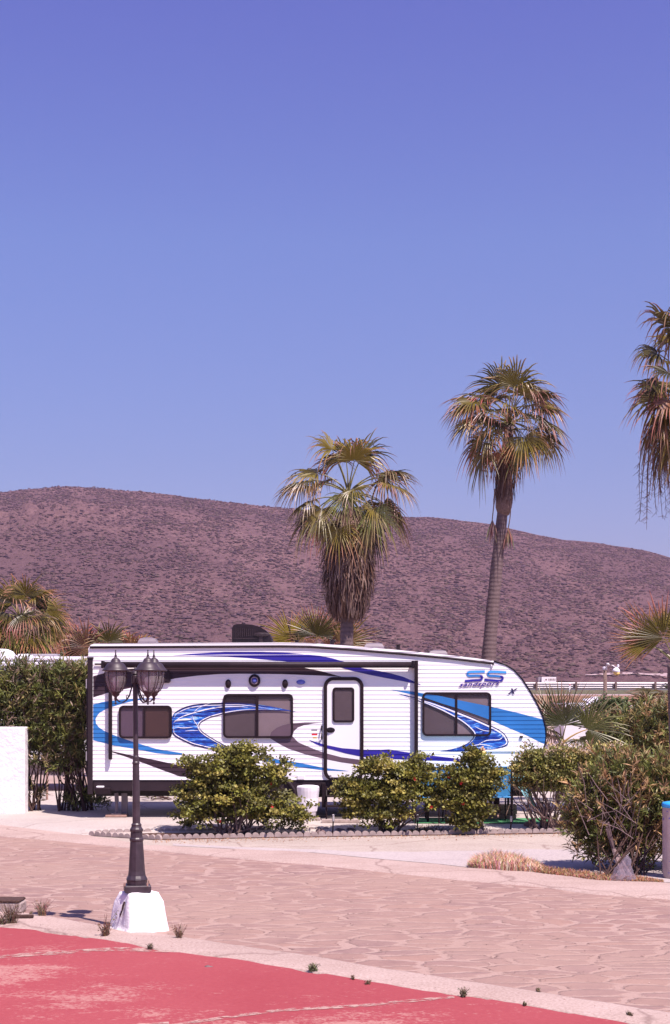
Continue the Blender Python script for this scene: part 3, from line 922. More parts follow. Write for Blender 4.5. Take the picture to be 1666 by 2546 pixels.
D['swoosh_right_white'] = ('decal_white', 4, [ribbon(sra[:-3], 3.6, 4.0),
    ribbon(srb[:-3], 2.6, -2.8),
    ribbon(px([(1020, 760), (1080, 730), (1160, 725), (1180, 700)], 2.511, 780, 1550), 1.8),
    ribbon(px([(960, 770), (1050, 755), (1120, 770)], 2.511, 780, 1550), 1.6),
    ribbon(px([(1000, 640), (1060, 668), (1120, 672)], 2.511, 780, 1550), 1.6)])
GROUPS = {}
for k, (mat, lay, polys) in D.items():
    if k == 'navy_top': GROUPS[k] = [[p_] for p_ in polys]
    elif isinstance(polys[0][0][0], (int, float)): GROUPS[k] = [polys]
    else: GROUPS[k] = polys
    for n_i, grp in enumerate(GROUPS[k]):
        Q = [[T(x, y) for x, y in pl] for pl in grp]
        bm = bisected(Q, levels, wall_y, 0.0015 * lay + 0.0002 * n_i)
        bm_obj('decal', bm, M[mat], tr)

def rrect(x0, z0, x1, z1, r, n=6):
    pts = []
    for cx, cz, a0 in ((x1 - r, z0 + r, -90), (x1 - r, z1 - r, 0), (x0 + r, z1 - r, 90), (x0 + r, z0 + r, 180)):
        for k in range(n + 1):
            a = R(a0 + 90 * k / n); pts.append((cx + r * math.cos(a), cz + r * math.sin(a)))
    return pts
def ring_frame(mb, outer, inner, y0, y1):
    n = len(outer)
    oa = [mb.V((p[0], y0, p[1])) for p in outer]; ia = [mb.V((p[0], y0, p[1])) for p in inner]
    ob = [mb.V((p[0], y1, p[1])) for p in outer]; ib = [mb.V((p[0], y1, p[1])) for p in inner]
    for k in range(n):
        j = (k + 1) % n
        mb.Fc(oa[k], oa[j], ia[j], ia[k]); mb.Fc(oa[j], oa[k], ob[k], ob[j]); mb.Fc(ia[k], ia[j], ib[j], ib[k])
def window(rect, fw, r, mull, blinds):
    x0, z1 = T(rect[0], rect[1]); x1, z0 = T(rect[2], rect[3])
    w_ = fw * PX; rr = r * PX
    mb = MB()
    ring_frame(mb, rrect(x0, z0, x1, z1, rr), rrect(x0 + w_, z0 + w_, x1 - w_, z1 - w_, max(rr - w_, 0.01)), DT - 0.042, DT - 0.006)
    fr = mb.build('window', M['frame_black'], tr)
    if mull:
        a, _ = T(mull[0], 0); b, _ = T(mull[1], 0)
        mb = MB(); mb.box(((a + b) / 2, DT - 0.030, (z0 + z1) / 2), (b - a, 0.020, z1 - z0 - 2 * w_))
        mb.build('mullion', M['frame_black'], fr)
    mb = MB(); pp = rrect(x0 + w_ * 0.8, z0 + w_ * 0.8, x1 - w_ * 0.8, z1 - w_ * 0.8, max(rr - w_, 0.01))
    mb.poly([(p[0], GL, p[1]) for p in pp]); mb.build('pane', M['pane'], fr)
    for (bx0, by0, bx1, by1, mt) in blinds:
        a, c = T(bx0, by0); b, d = T(bx1, by1)
        mb = MB(); mb.quad((a, DT - 0.0145, d), (b, DT - 0.0145, d), (b, DT - 0.0145, c), (a, DT - 0.0145, c))
        mb.build('blind', M[mt], fr)
    clip = (x0 + w_, z0 + w_, x1 - w_, z1 - w_)
    return fr, clip
backs = [
    [(299, 1757, 362, 1833, 'blind_lilac'), (362, 1757, 425, 1833, 'blind_brown')],
    [(558, 1728, 640, 1768, 'decal_grey'), (558, 1768, 640, 1832, 'blind_dark'), (640, 1728, 726, 1743, 'blind_dark'), (640, 1743, 726, 1832, 'blind')],
    [(1053, 1724, 1134, 1827, 'blind_dark'), (1134, 1724, 1218, 1738, 'blind_dark'), (1134, 1738, 1218, 1827, 'blind')]]
mulls = [(357, 362), (636, 643), (1131, 1137)]
for wi, rect in enumerate(WIN):
    fr, clip = window(rect, 5.0, 12, mulls[wi], backs[wi])
    if wi == 0: continue
    for k, (mat, lay, polys) in D.items():
        for n_i, grp in enumerate(GROUPS[k]):
            Q = [[T(x, y) for x, y in pl] for pl in grp]
            bm = bisected(Q, [], lambda z: GL, 0.0018 * lay + 0.0002 * n_i, clip)
            if bm: bm_obj('window_decal', bm, M[mat], fr)

# entry door
x0, z1 = T(805, 1683); x1, z0 = T(904, 1941)
mb = MB(); w_ = 8.5 * PX
ring_frame(mb, rrect(x0, z0, x1, z1, 24 * PX), rrect(x0 + w_, z0 + w_, x1 - w_, z1 - w_, 16 * PX), DT - 0.040, DT - 0.004)
mb.build('door_frame', M['frame_black'], tr)
mb = MB(); pp = rrect(x0 + w_ * 0.7, z0 + w_ * 0.3, x1 - w_ * 0.7, z1 - w_ * 0.7, 18 * PX)
mb.prism(pp, DT - 0.024, DT - 0.013)
door = mb.build('door', M['trailer_white'], tr)
for k in ('navy_low', 'grey_mid', 'blue_low'):
    mat, lay, polys = D[k]
    Q = [[T(x, y) for x, y in pl] for pl in polys]
    bm = bisected(Q, [], lambda z: DT - 0.024, 0.0018 * lay, (x0 + w_, z0, x1 - w_, z1))
    if bm: bm_obj('door_decal', bm, M[mat], door)
a, c = T(827, 1709); b, d = T(881, 1796)
mb = MB(); ring_frame(mb, rrect(a, d, b, c, 8 * PX), rrect(a + 5 * PX, d + 5 * PX, b - 5 * PX, c - 5 * PX, 4 * PX), DT - 0.044, DT - 0.024)
dw = mb.build('door_window', M['frame_black'], door)
mb = MB(); mb.poly([(p[0], DT - 0.0285, p[1]) for p in rrect(a + 4 * PX, d + 4 * PX, b - 4 * PX, c - 4 * PX, 4 * PX)]); mb.build('blind', M['blind_dark'], dw)
mb = MB(); mb.poly([(p[0], DT - 0.036, p[1]) for p in rrect(a + 4 * PX, d + 4 * PX, b - 4 * PX, c - 4 * PX, 4 * PX)]); mb.build('pane', M['pane'], dw)
a, c = T(822, 1815)
mb = MB(); mb.lathe((a, DT - 0.024, c), [(0.075, 0), (0.075, 0.006), (0.06, 0.018), (0.02, 0.022)], 20, sqx=1, sqy=0.62, tilt=Matrix.Rotation(R(90), 3, 'X'))
mb.box((a - 0.02, DT - 0.052, c), (0.05, 0.016, 0.03), bevel=0.004)
mb.build('handle', M['black_plastic'], door)
a, c = T(822, 1930)
mb = MB(); mb.box((a, DT - 0.04, c), (0.03, 0.03, 0.06), bevel=0.006); mb.build('door_catch', M['grey_metal'], door)
mb = MB()
p = [T(800, 1805), T(800, 1812), T(800, 1830), T(800, 1837)]
mb.tube([(p[0][0], DT - 0.005, p[0][1]), (p[1][0], DT - 0.06, p[1][1]), (p[2][0], DT - 0.06, p[2][1]), (p[3][0], DT - 0.005, p[3][1])], 0.013, 8)
mb.build('grab_handle', M['black_plastic'], tr)
# small safety stickers
for (sx0, sy0, sx1, sy1, mt) in ((775, 1824, 789, 1828, 'red'), (778, 1832, 788, 1836, 'yellow'), (774, 1814, 789, 1816.5, 'decal_mid_grey')):
    bm = bisected([[T(sx0, sy1), T(sx1, sy1), T(sx1, sy0), T(sx0, sy0)]], levels, wall_y, 0.0015)
    bm_obj('sticker', bm, M[mt], tr)

# storage door at the front, smooth white
a, c = T(1197, 1864); b, d = T(1312, 1936)
mb = MB(); ring_frame(mb, rrect(a, d, b, c, 12 * PX), rrect(a + 4 * PX, d + 4 * PX, b - 4 * PX, c - 4 * PX, 8 * PX), DT - 0.040, DT - 0.01)
mb.poly([(p[0], DT - 0.022, p[1]) for p in rrect(a + 3 * PX, d + 3 * PX, b - 3 * PX, c - 3 * PX, 8 * PX)])
mb.build('storage_door', M['trailer_white'], tr)

# roof gutter rail, edge trims
def wall_tube(name, pts, r, mat, y=DT - 0.02, n=8):
    mb = MB(); mb.tube([(T(x, yy)[0], y, T(x, yy)[1]) for x, yy in pts], r, n); return mb.build(name, mat, tr, smooth=True)
wall_tube('gutter', [(224, 1609.5), (500, 1608), (700, 1607), (770, 1608), (860, 1614), (980, 1624), (1100, 1635), (1180, 1644), (1228, 1650)], 0.020, M['skirt_grey'])
wall_tube('gutter_spout', [(1221, 1651), (1223, 1660)], 0.012, M['white_plastic'])
wall_tube('edge_trim', [(1228, 1644), (1258, 1653), (1278, 1666), (1298, 1688), (1320, 1722), (1338, 1755), (1350, 1782), (1356, 1805), (1358, 1825), (1356, 1848), (1350, 1868), (1338, 1900)], 0.015, M['black_plastic'], y=DT - 0.004)
# awning
mb = MB(); mb.tube([P(262, 1653, DT) + Vector((0, -0.11, 0)), P(1022, 1653, DT) + Vector((0, -0.11, 0))], 0.052, 14)
aw = mb.build('awning_roll', M['skirt_grey'], tr, smooth=True)
for xx in (258, 1026):
    mb = MB(); p = P(xx, 1652, DT); mb.box((p.x, DT - 0.09, p.z), (0.045, 0.16, 0.13), bevel=0.01); mb.build('end_cap', M['black_plastic'], aw)
for (xa, ya, yb) in ((276, 1655, 1888), (1034.5, 1642, 1892)):
    mb = MB(); p0 = P(xa, ya, DT); p1 = P(xa, yb, DT)
    mb.box((p0.x, DT - 0.075, (p0.z + p1.z) / 2), (0.060, 0.05, p0.z - p1.z), bevel=0.008)
    mb.box((p0.x, DT - 0.035, (p0.z + p1.z) / 2), (0.035, 0.06, (p0.z - p1.z) * 0.96))
    mb.build('awning_arm', M['frame_black'], tr)
wall_tube('awning_rail', [(236, 1651), (300, 1651)], 0.012, M['frame_black'], y=DT - 0.03)
# rear corner post with hinges
mb = MB(); p0 = P(225, 1636, DT); p1 = P(225, 1975, DT)
mb.box((p0.x - 0.002, DT + 0.02, (p0.z + p1.z) / 2), (0.085, 0.12, p0.z - p1.z), bevel=0.01)
mb.tube([P(216.5, 1690, DT), P(216.5, 1925, DT)], 0.012, 6)
mb.box((p0.x, DT + 0.02, p0.z), (0.11, 0.14, 0.03), bevel=0.005)
mb.build('rear_post', M['skirt_grey'], tr)
for yy in (1700, 1880):
    mb = MB(); p = P(217, yy, DT); mb.box((p.x - 0.012, DT + 0.01, p.z), (0.022, 0.05, 0.16), bevel=0.004); mb.build('latch', M['grey_metal'], tr)
# vent box behind the lantern, lights, speaker
mb = MB(); a, c = T(380, 1666); b, d = T(425, 1698)
mb.prism(rrect(a, d, b, c, 7 * PX), DT - 0.05, DT - 0.005)
mb.prism(rrect(a + 5 * PX, d + 5 * PX, b - 5 * PX, c - 5 * PX, 5 * PX), DT - 0.058, DT - 0.05)
mb.build('vent_box', M['skirt_grey'], tr)
for (cx, cy) in ((567.5, 1700), (709, 1700)):
    a, c = T(cx, cy)
    mb = MB(); mb.lathe((a, DT - 0.006, c), [(0.050, 0), (0.050, 0.012), (0.040, 0.032), (0.015, 0.042)], 18, sqx=1, sqy=1.5, tilt=Matrix.Rotation(R(90), 3, 'X'))
    mb.build('side_lamp', M['frame_black'], tr, smooth=True)
a, c = T(633, 1692)
mb = MB(); mb.lathe((a, DT - 0.006, c), [(0.100, 0), (0.100, 0.025), (0.085, 0.040), (0.068, 0.036)], 28, tilt=Matrix.Rotation(R(90), 3, 'X'), sqy=1.08, capt=False)
sp_ = mb.build('porch_light', M['frame_black'], tr, smooth=True)
mb = MB(); mb.lathe((a, DT - 0.030, c), [(0.072, 0), (0.050, 0.004), (0.048, 0.0)], 24, tilt=Matrix.Rotation(R(90), 3, 'X')); mb.build('ring', M['decal_silver'], sp_, smooth=True)
mb = MB(); mb.lathe((a, DT - 0.034, c), [(0.042, 0), (0.036, 0.012), (0.015, 0.020)], 20, tilt=Matrix.Rotation(R(90), 3, 'X')); mb.build('lens', M['speaker_blue'], sp_, smooth=True)
a, c = T(748, 1696)
mb = MB(); mb.lathe((a, DT - 0.008, c), [(0.076, 0), (0.076, 0.012), (0.064, 0.022), (0.03, 0.024)], 24, sqx=1, sqy=0.55, tilt=Matrix.Rotation(R(90), 3, 'X'))
mb.build('badge', M['speaker_blue'], tr, smooth=True)
a, c = T(1296, 1832)
mb = MB(); mb.box((a, DT - 0.02, c), (0.055, 0.03, 0.035), bevel=0.008); mb.build('marker_light', M['frame_black'], tr)
a, c = T(748, 1933)
mb = MB(); mb.box((a, DT - 0.012, c), (0.12, 0.02, 0.07), bevel=0.004); mb.build('outlet_cover', M['white_plastic'], tr)

# underside: skirt, frame, wheels, stabiliser, step
mb = MB(); a, c = T(232, 1939); b, d = T(1320, 1966)
mb.box(((a + b) / 2, DT + 0.03, (c + d) / 2 - 0.002), (b - a, 0.04, c - d)); mb.build('skirt', M['skirt_grey'], tr)
mb = MB()
zf = T(0, 1975)[1]
for yy in (DT + 0.45, DT + 1.95): mb.box(((a + b) / 2, yy, zf + 0.02), (b - a, 0.07, 0.16))
for k in range(9): mb.box((a + 0.3 + (b - a - 0.6) * k / 8, DT + 1.2, zf + 0.05), (0.06, 1.5, 0.10))
mb.box(((a + b) / 2 - 0.6, DT + 1.2, zf - 0.02), (2.8, 1.3, 0.14), bevel=0.03)
mb.build('chassis', M['black_rubber'], tr)
a, c = T(250, 1956)
mb = MB(); mb.box((a, DT - 0.02, c), (0.13, 0.10, 0.03), bevel=0.01); mb.build('bumper_light', M['white_plastic'], tr)
mb = MB(); mb.box((a + 0.05, DT + 0.0, c - 0.07), (0.26, 0.14, 0.11), bevel=0.01); mb.build('bumper_box', M['frame_black'], tr)
for cx in (582, 672):
    for yy, s_ in ((DT + 0.16, 1), (DT + 2.26, -1)):
        p = P(cx, 0, DT)
        mb = MB(); mb.lathe((p.x, yy + 0.11, ZS + 0.33), [(0.20, -0.11), (0.30, -0.11), (0.33, -0.08), (0.33, 0.08), (0.30, 0.11), (0.20, 0.11)], 28, tilt=Matrix.Rotation(R(90), 3, 'X'))
        wh = mb.build('wheel', M['black_rubber'], tr, smooth=False)
        mb = MB(); mb.lathe((p.x, yy + 0.11, ZS + 0.33), [(0.19, -0.10), (0.19, 0.095), (0.15, 0.09), (0.06, 0.115), (0.03, 0.12)], 20, tilt=Matrix.Rotation(R(90), 3, 'X'))
        mb.build('rim', M['grey_metal'], wh, smooth=True)
# fender
mb = MB(); pts = []
for k in range(13):
    a_ = math.pi * k / 12; p = P(627, 0, DT)
    pts.append((p.x - 0.74 * math.cos(a_) , DT - 0.01, ZS + 0.36 + 0.46 * math.sin(a_)))
mb.tube(pts, 0.03, 6); mb.build('fender', M['skirt_grey'], tr)
# stabiliser jacks
for cx in (285, 1225):
    p = P(cx, 0, DT)
    mb = MB(); mb.tube([(p.x, DT + 0.28, ZS + 0.05), (p.x - 0.01, DT + 0.30, zf)], [0.026, 0.026], 8)
    mb.tube([(p.x, DT + 0.28, ZS + 0.26), (p.x - 0.01, DT + 0.30, zf)], [0.036, 0.036], 8)
    mb.box((p.x, DT + 0.28, ZS + 0.055), (0.18, 0.18, 0.015))
    mb.box((p.x + 0.11, DT + 0.46, (ZS + zf) / 2 + 0.02), (0.10, 0.10, zf - ZS - 0.06))
    mb.build('stabiliser', M['vent_grey'] if cx < 500 else M['frame_black'], tr)
    wp = thing('wood_block', (p.x, DT + 0.28, ZS), 'wooden block under the %s stabiliser jack of the trailer' % ('rear left' if cx < 500 else 'front'), 'block')
    mb = MB(); mb.box((p.x, DT + 0.28, ZS + 0.022), (0.36, 0.26, 0.036), bevel=0.005); mb.build('board', M['wood'], wp)
# folding step
mb = MB()
a, c = T(812, 1985); b, d = T(892, 1985)
for yy, zz in ((DT - 0.12, T(0, 1978)[1]), (DT - 0.36, T(0, 2000)[1])):
    mb.box(((a + b) / 2, yy, zz), (b - a, 0.22, 0.025), bevel=0.004)
for xx in (a, b):
    mb.tube([(xx, DT + 0.05, T(0, 1960)[1]), (xx, DT - 0.10, T(0, 1988)[1]), (xx, DT - 0.42, T(0, 2003)[1]), (xx, DT - 0.44, ZS)], 0.014, 6)
mb.build('step', M['frame_black'], tr)
mb = MB(); p = P(808, 1962, DT); mb.box((p.x - 0.02, DT - 0.01, p.z - 0.1), (0.07, 0.05, 0.42), bevel=0.008); mb.build('step_bracket', M['frame_black'], tr)
# propane cover and hitch
p = P(1382, 1862, DT + 1.2)
mb = MB(); mb.lathe((p.x - 0.02, DT + 1.2, p.z - 0.32), [(0.30, 0), (0.31, 0.28), (0.27, 0.36), (0.12, 0.40)], 14, sqx=0.85, sqy=1.1); mb.build('propane_cover', M['grey_metal'], tr, smooth=True)
mb = MB()
for s_ in (-0.55, 0.55): mb.tube([(T(1310, 0)[0], DT + 1.2 + s_, zf + 0.03), (T(1310, 0)[0] + 1.25, DT + 1.2, zf + 0.03)], 0.045, 6)
mb.tube([(T(1310, 0)[0] + 1.1, DT + 1.2, ZS), (T(1310, 0)[0] + 1.1, DT + 1.2, zf + 0.35)], 0.03, 8)
mb.build('hitch', M['frame_black'], tr)

# roof gear
yr_ = DT + 1.2
def roof_z(x): return lerp_pl([(220, 1600), (700, 1597.5), (860, 1605), (1232, 1644)], x)
def RP(x, y): # roof items sit at mid width, a little further away than the wall
    return P(x, y, DT + 0.9)
a = RP(580, 1597); b = RP(679, 1552)
zt = H - (roof_z(630) - HY) * PX
hh = b.z - a.z + 0.02
prf = [(0, 0), (0, 0.80), (0.06, 0.97), (0.25, 1.0), (0.5, 0.96), (0.68, 0.86), (0.82, 0.70), (0.92, 0.50), (0.98, 0.25), (1.0, 0)]
L = b.x - a.x
mb = MB(); mb.prism([(a.x + L * u, zt + hh * v) for u, v in prf][::-1], DT + 0.52, DT + 1.28)
ac = mb.build('air_conditioner', M['black_plastic'], tr)
mb = MB()
for k in range(10):
    xx = a.x + L * (0.10 + 0.052 * k); mb.box((xx, DT + 0.512, zt + hh * 0.56), (L * 0.018, 0.012, hh * (0.50 - 0.02 * k)))
mb.box((a.x + L * 0.34, DT + 0.508, zt + hh * 0.26), (L * 0.60, 0.014, hh * 0.05))
mb.build('grille', M['skirt_grey'], ac)
mb = MB(); mb.lathe((a.x + L * 0.74, DT + 0.50, zt + hh * 0.46), [(L * 0.20, 0), (L * 0.12, 0.03), (0.01, 0.04)], 16, sqx=1, sqy=0.28, tilt=Matrix.Rotation(R(90), 3, 'X'))
mb.box((a.x + L * 0.72, DT + 0.505, zt + hh * 0.2), (L * 0.09, 0.02, hh * 0.36))
mb.build('side_scoop', M['skirt_grey'], ac)
for (xa, xb, ya) in ((345, 392, 1585), (905, 955, 1598), (1065, 1112, 1616)):
    A = RP(xa, 0); B = RP(xb, 0); cx = (A.x + B.x) / 2; rr = (B.x - A.x) / 2
    zz = H - (roof_z((xa + xb) / 2) - HY) * PX - 0.02
    topz = RP(0, ya).z
    hh2 = max(0.06, topz - zz)
    mb = MB(); mb.lathe((cx, DT + 0.9, zz), [(rr * 0.92, 0), (rr, hh2 * 0.35), (rr * 0.97, hh2 * 0.5), (rr * 0.8, hh2 * 0.85), (rr * 0.4, hh2)], 4, ph=math.pi / 4, sqx=1.4, sqy=1.4)
    mb.build('roof_vent', M['vent_grey'], tr)
mb = MB(); A = RP(445, 1597); B = RP(478, 1587)
mb.tube([(A.x, DT + 0.9, zt - 0.02), (A.x, DT + 0.9, B.z), (B.x, DT + 0.9, B.z), (B.x, DT + 0.9, zt - 0.02)], 0.012, 6); mb.build('roof_rack', M['frame_black'], tr)
for xx, yt in ((826, 1592), (990, 1605), (738, 1594)):
    A = RP(xx, yt); zz = H - (roof_z(xx) - HY) * PX - 0.02
    mb = MB(); mb.lathe((A.x, DT + 0.9, zz), [(0.04, 0), (0.035, 0.02), (0.035, A.z - zz), (0.045, A.z - zz + 0.004), (0.045, A.z - zz + 0.02)], 10); mb.build('vent_pipe', M['frame_black'], tr)

# lettering
def flat_polys(name, polys, mat, off):
    Q = [[T(x, y) for x, y in pl] for pl in polys]
    bm = bisected(Q, levels, wall_y, off); return bm_obj(name, bm, M[mat], tr)
def thick(pts, w0):
    pts = smooth_line(pts, 5); n = len(pts); out = []
    off1 = offset_line(pts, w0 / 2); off2 = offset_line(pts, -w0 / 2)
    for i in range(n - 1): out.append([off1[i], off1[i + 1], off2[i + 1], off2[i]])
    return out
S1 = px([(600, 88), (400, 90), (250, 98), (205, 120), (208, 165), (250, 185), (400, 180), (490, 183), (530, 205), (525, 255), (480, 282), (330, 290), (145, 308)], 9.16, 1140, 1660)
S2 = px([(1090, 108), (900, 95), (740, 92), (680, 112), (672, 160), (710, 183), (850, 190), (950, 200), (1000, 222), (990, 275), (930, 300), (780, 290), (590, 275)], 9.16, 1140, 1660)
for n_i, SS_ in enumerate((S1, S2)):
    flat_polys('letter_outline', thick(SS_, 8.6), 'decal_silver', 0.002 + 0.0004 * n_i)
    flat_polys('letter_inline', thick(SS_, 7.0), 'decal_white', 0.0040 + 0.0004 * n_i)
    flat_polys('letter', thick(SS_[:4], 5.6), 'decal_sky', 0.0070)
    flat_polys('letter', thick(SS_[3:8], 5.6), 'decal_blue', 0.0074)
    flat_polys('letter', thick(SS_[7:], 5.6), 'decal_navy', 0.0078)
def text_mesh(body, size, shear, loc, rot_y, mat, parent, name, bold=0.0, space=1.0, sxz=(1, 1)):
    cu = bpy.data.curves.new('text', 'FONT'); cu.body = body; cu.size = size; cu.shear = shear
    cu.offset = bold; cu.space_character = space; cu.align_x = 'LEFT'; cu.resolution_u = 3
    ob = bpy.data.objects.new('text', cu); col.objects.link(ob)
    bpy.context.view_layer.update()
    me = bpy.data.meshes.new_from_object(ob.evaluated_get(bpy.context.evaluated_depsgraph_get()))
    bpy.data.objects.remove(ob)
    o_ = org(parent)
    ca, sa = math.cos(rot_y), math.sin(rot_y)
    for v in me.vertices:
        x, y = v.co.x * sxz[0], v.co.y * sxz[1]
        v.co = Vector((loc[0] + x * ca - y * sa, loc[1], loc[2] + x * sa + y * ca)) - o_
    me.materials.clear(); me.materials.append(mat)
    return link(name, me, parent, None, o_)
p = P(1140, 1707, DT)
text_mesh('sandsport', 0.098, 0.5, (p.x + 0.004, DT - 0.0165, p.z - 0.002), R(2.2), M['decal_silver'], tr, 'script_outline', 0.006, 1.12, (1.52, 1.0))
text_mesh('sandsport', 0.098, 0.5, (p.x + 0.004, DT - 0.0185, p.z), R(2.2), M['decal_navy'], tr, 'script', 0.0015, 1.12, (1.52, 1.0))
p = P(1262, 1725, DT)
text_mesh('x', 0.20, 0.55, (p.x, DT - 0.0175, p.z), 0, M['decal_dark'], tr, 'letter', 0.002, 1, (1.15, 1.0))

# ------------------------------------------------------------------ the lamp post
DL = 15.6
base = P(345, 2313, DL)
foot = Vector(((343 - CX) * DL / F, DL, 0))
lamp = thing('street_lamp', foot, 'black three-lantern lamp post on a whitewashed concrete block by the red court', 'lamp post')
def LZ(y): return H - (y - HY) * DL / F
# concrete block, rough and tapered, turned a little
mb = MB()
yaw = R(35)
rows = [(2337, 0.232, 0.232), (2322, 0.230, 0.230), (2295, 0.220, 0.212), (2265, 0.202, 0.188), (2240, 0.180, 0.165), (2226, 0.162, 0.150), (2218, 0.150, 0.140), (2215, 0.11, 0.10)]
rings = []
for ri, (yy, hx, hy) in enumerate(rows):
    z = LZ(yy) if ri else 0.0
    ring = []
    nn = 14
    pts4 = []
    per = []
    for (sx_, sy_), (tx_, ty_) in (((-1, -1), (1, -1)), ((1, -1), (1, 1)), ((1, 1), (-1, 1)), ((-1, 1), (-1, -1))):
        for k in range(nn):
            u = k / nn
            X = sx_ + (tx_ - sx_) * u; Y = sy_ + (ty_ - sy_) * u
            rr = (abs(X) ** 14 + abs(Y) ** 14) ** (-1 / 14)
            per.append((X * rr, Y * rr))
    for X, Y in per:
        n_ = noise.noise(Vector((X * 2.1, Y * 2.1, z * 6))) * 0.016 + noise.noise(Vector((X * 6, Y * 6, z * 16))) * 0.006
        lx, ly = X * (hx + n_), Y * (hy + n_)
        # left side stays whole here; its hollow is only a dark patch
        ring.append(mb.V((foot.x + 0.01 + lx * math.cos(yaw) - ly * math.sin(yaw), foot.y + lx * math.sin(yaw) + ly * math.cos(yaw), z)))
    rings.append(ring)
for i in range(len(rings) - 1):
    for k in range(len(rings[0])):
        j = (k + 1) % len(rings[0]); mb.Fc(rings[i][k], rings[i][j], rings[i + 1][j], rings[i + 1][k])
mb.Fc(*rings[-1])
blk = mb.build('concrete_block', M['rough_white'], lamp, smooth=True)
# the broken hole: flat ragged patch on the left face, inner shade put into its dark colour
mb = MB()
nl_ = Vector((-math.cos(yaw), -math.sin(yaw), 0)); tl_ = Vector((math.sin(yaw), -math.cos(yaw), 0))
def on_left(a_, yy):
    u = (yy - 2216) / 120; hxx = 0.150 + 0.072 * u
    hxx = lerp_pl([(2215, 0.15), (2226, 0.162), (2240, 0.180), (2265, 0.202), (2295, 0.220)], yy)
    return Vector((foot.x + 0.01, foot.y, LZ(yy))) + nl_ * (hxx + 0.016) + tl_ * a_
hp = [(0.050, 2235), (0.085, 2237), (0.078, 2247), (0.070, 2258), (0.050, 2270), (0.030, 2276), (0.020, 2268), (0.040, 2258), (0.035, 2246)]
mb.poly([on_left(a_, yy) for a_, yy in hp])
mb.build('hole_shade_patch', M['dark_bark'], blk)
# post
mb = MB()
c0 = Vector((foot.x - 0.006, DL, 0))
lean = -0.020
def ring_at(r, y): return (r, LZ(y))
plinth = [(0.135, LZ(2215)), (0.135, LZ(2201))]
mb.box((c0.x, DL, (LZ(2216) + LZ(2199)) / 2), (0.255, 0.255, LZ(2199) - LZ(2216)), rz=R(10), bevel=0.008)
bp = mb.build('base_plate', M['lamp_iron'], lamp)
mb = MB()
prof = [(0.098, LZ(2200)), (0.100, LZ(2190)), (0.104, LZ(2186)), (0.098, LZ(2182)), (0.086, LZ(2176)), (0.080, LZ(2165)), (0.064, LZ(2098)), (0.062, LZ(2092)), (0.068, LZ(2089)), (0.068, LZ(2085)), (0.060, LZ(2082)), (0.057, LZ(2068)), (0.064, LZ(2066)), (0.064, LZ(2061)), (0.054, LZ(2058)), (0.048, LZ(2054)), (0.050, LZ(2050)), (0.038, LZ(2046)), (0.037, LZ(2000)), (0.032, LZ(1900)), (0.036, LZ(1899)), (0.036, LZ(1895)), (0.031, LZ(1893)), (0.031, LZ(1882)), (0.025, LZ(1878)), (0.024, LZ(1720)), (0.024, LZ(1700)), (0.036, LZ(1698)), (0.036, LZ(1680)), (0.022, LZ(1676)), (0.038, LZ(1675)), (0.030, LZ(1670)), (0.012, LZ(1666)), (0.010, LZ(1662)), (0.003, LZ(1658))]
n = 12; rr = []
for r_, z in prof:
    lx = lean * (z / 2.4)
    rr.append([mb.V((c0.x + lx + r_ * math.cos(2 * math.pi * k / n), DL + r_ * math.sin(2 * math.pi * k / n), z)) for k in range(n)])
for i in range(len(rr) - 1):
    for k in range(n): mb.Fc(rr[i][k], rr[i][(k + 1) % n], rr[i + 1][(k + 1) % n], rr[i + 1][k])
mb.build('post', M['lamp_iron'], lamp)
for dx, dy in ((-0.11, -0.1), (0.11, -0.1), (0.1, 0.1)):
    mb = MB(); mb.tube([(c0.x + dx, DL + dy, LZ(2200)), (c0.x + dx, DL + dy, LZ(2192))], 0.010, 6); mb.build('bolt', M['wood'], lamp)
topc = Vector((c0.x + lean, DL, 0))
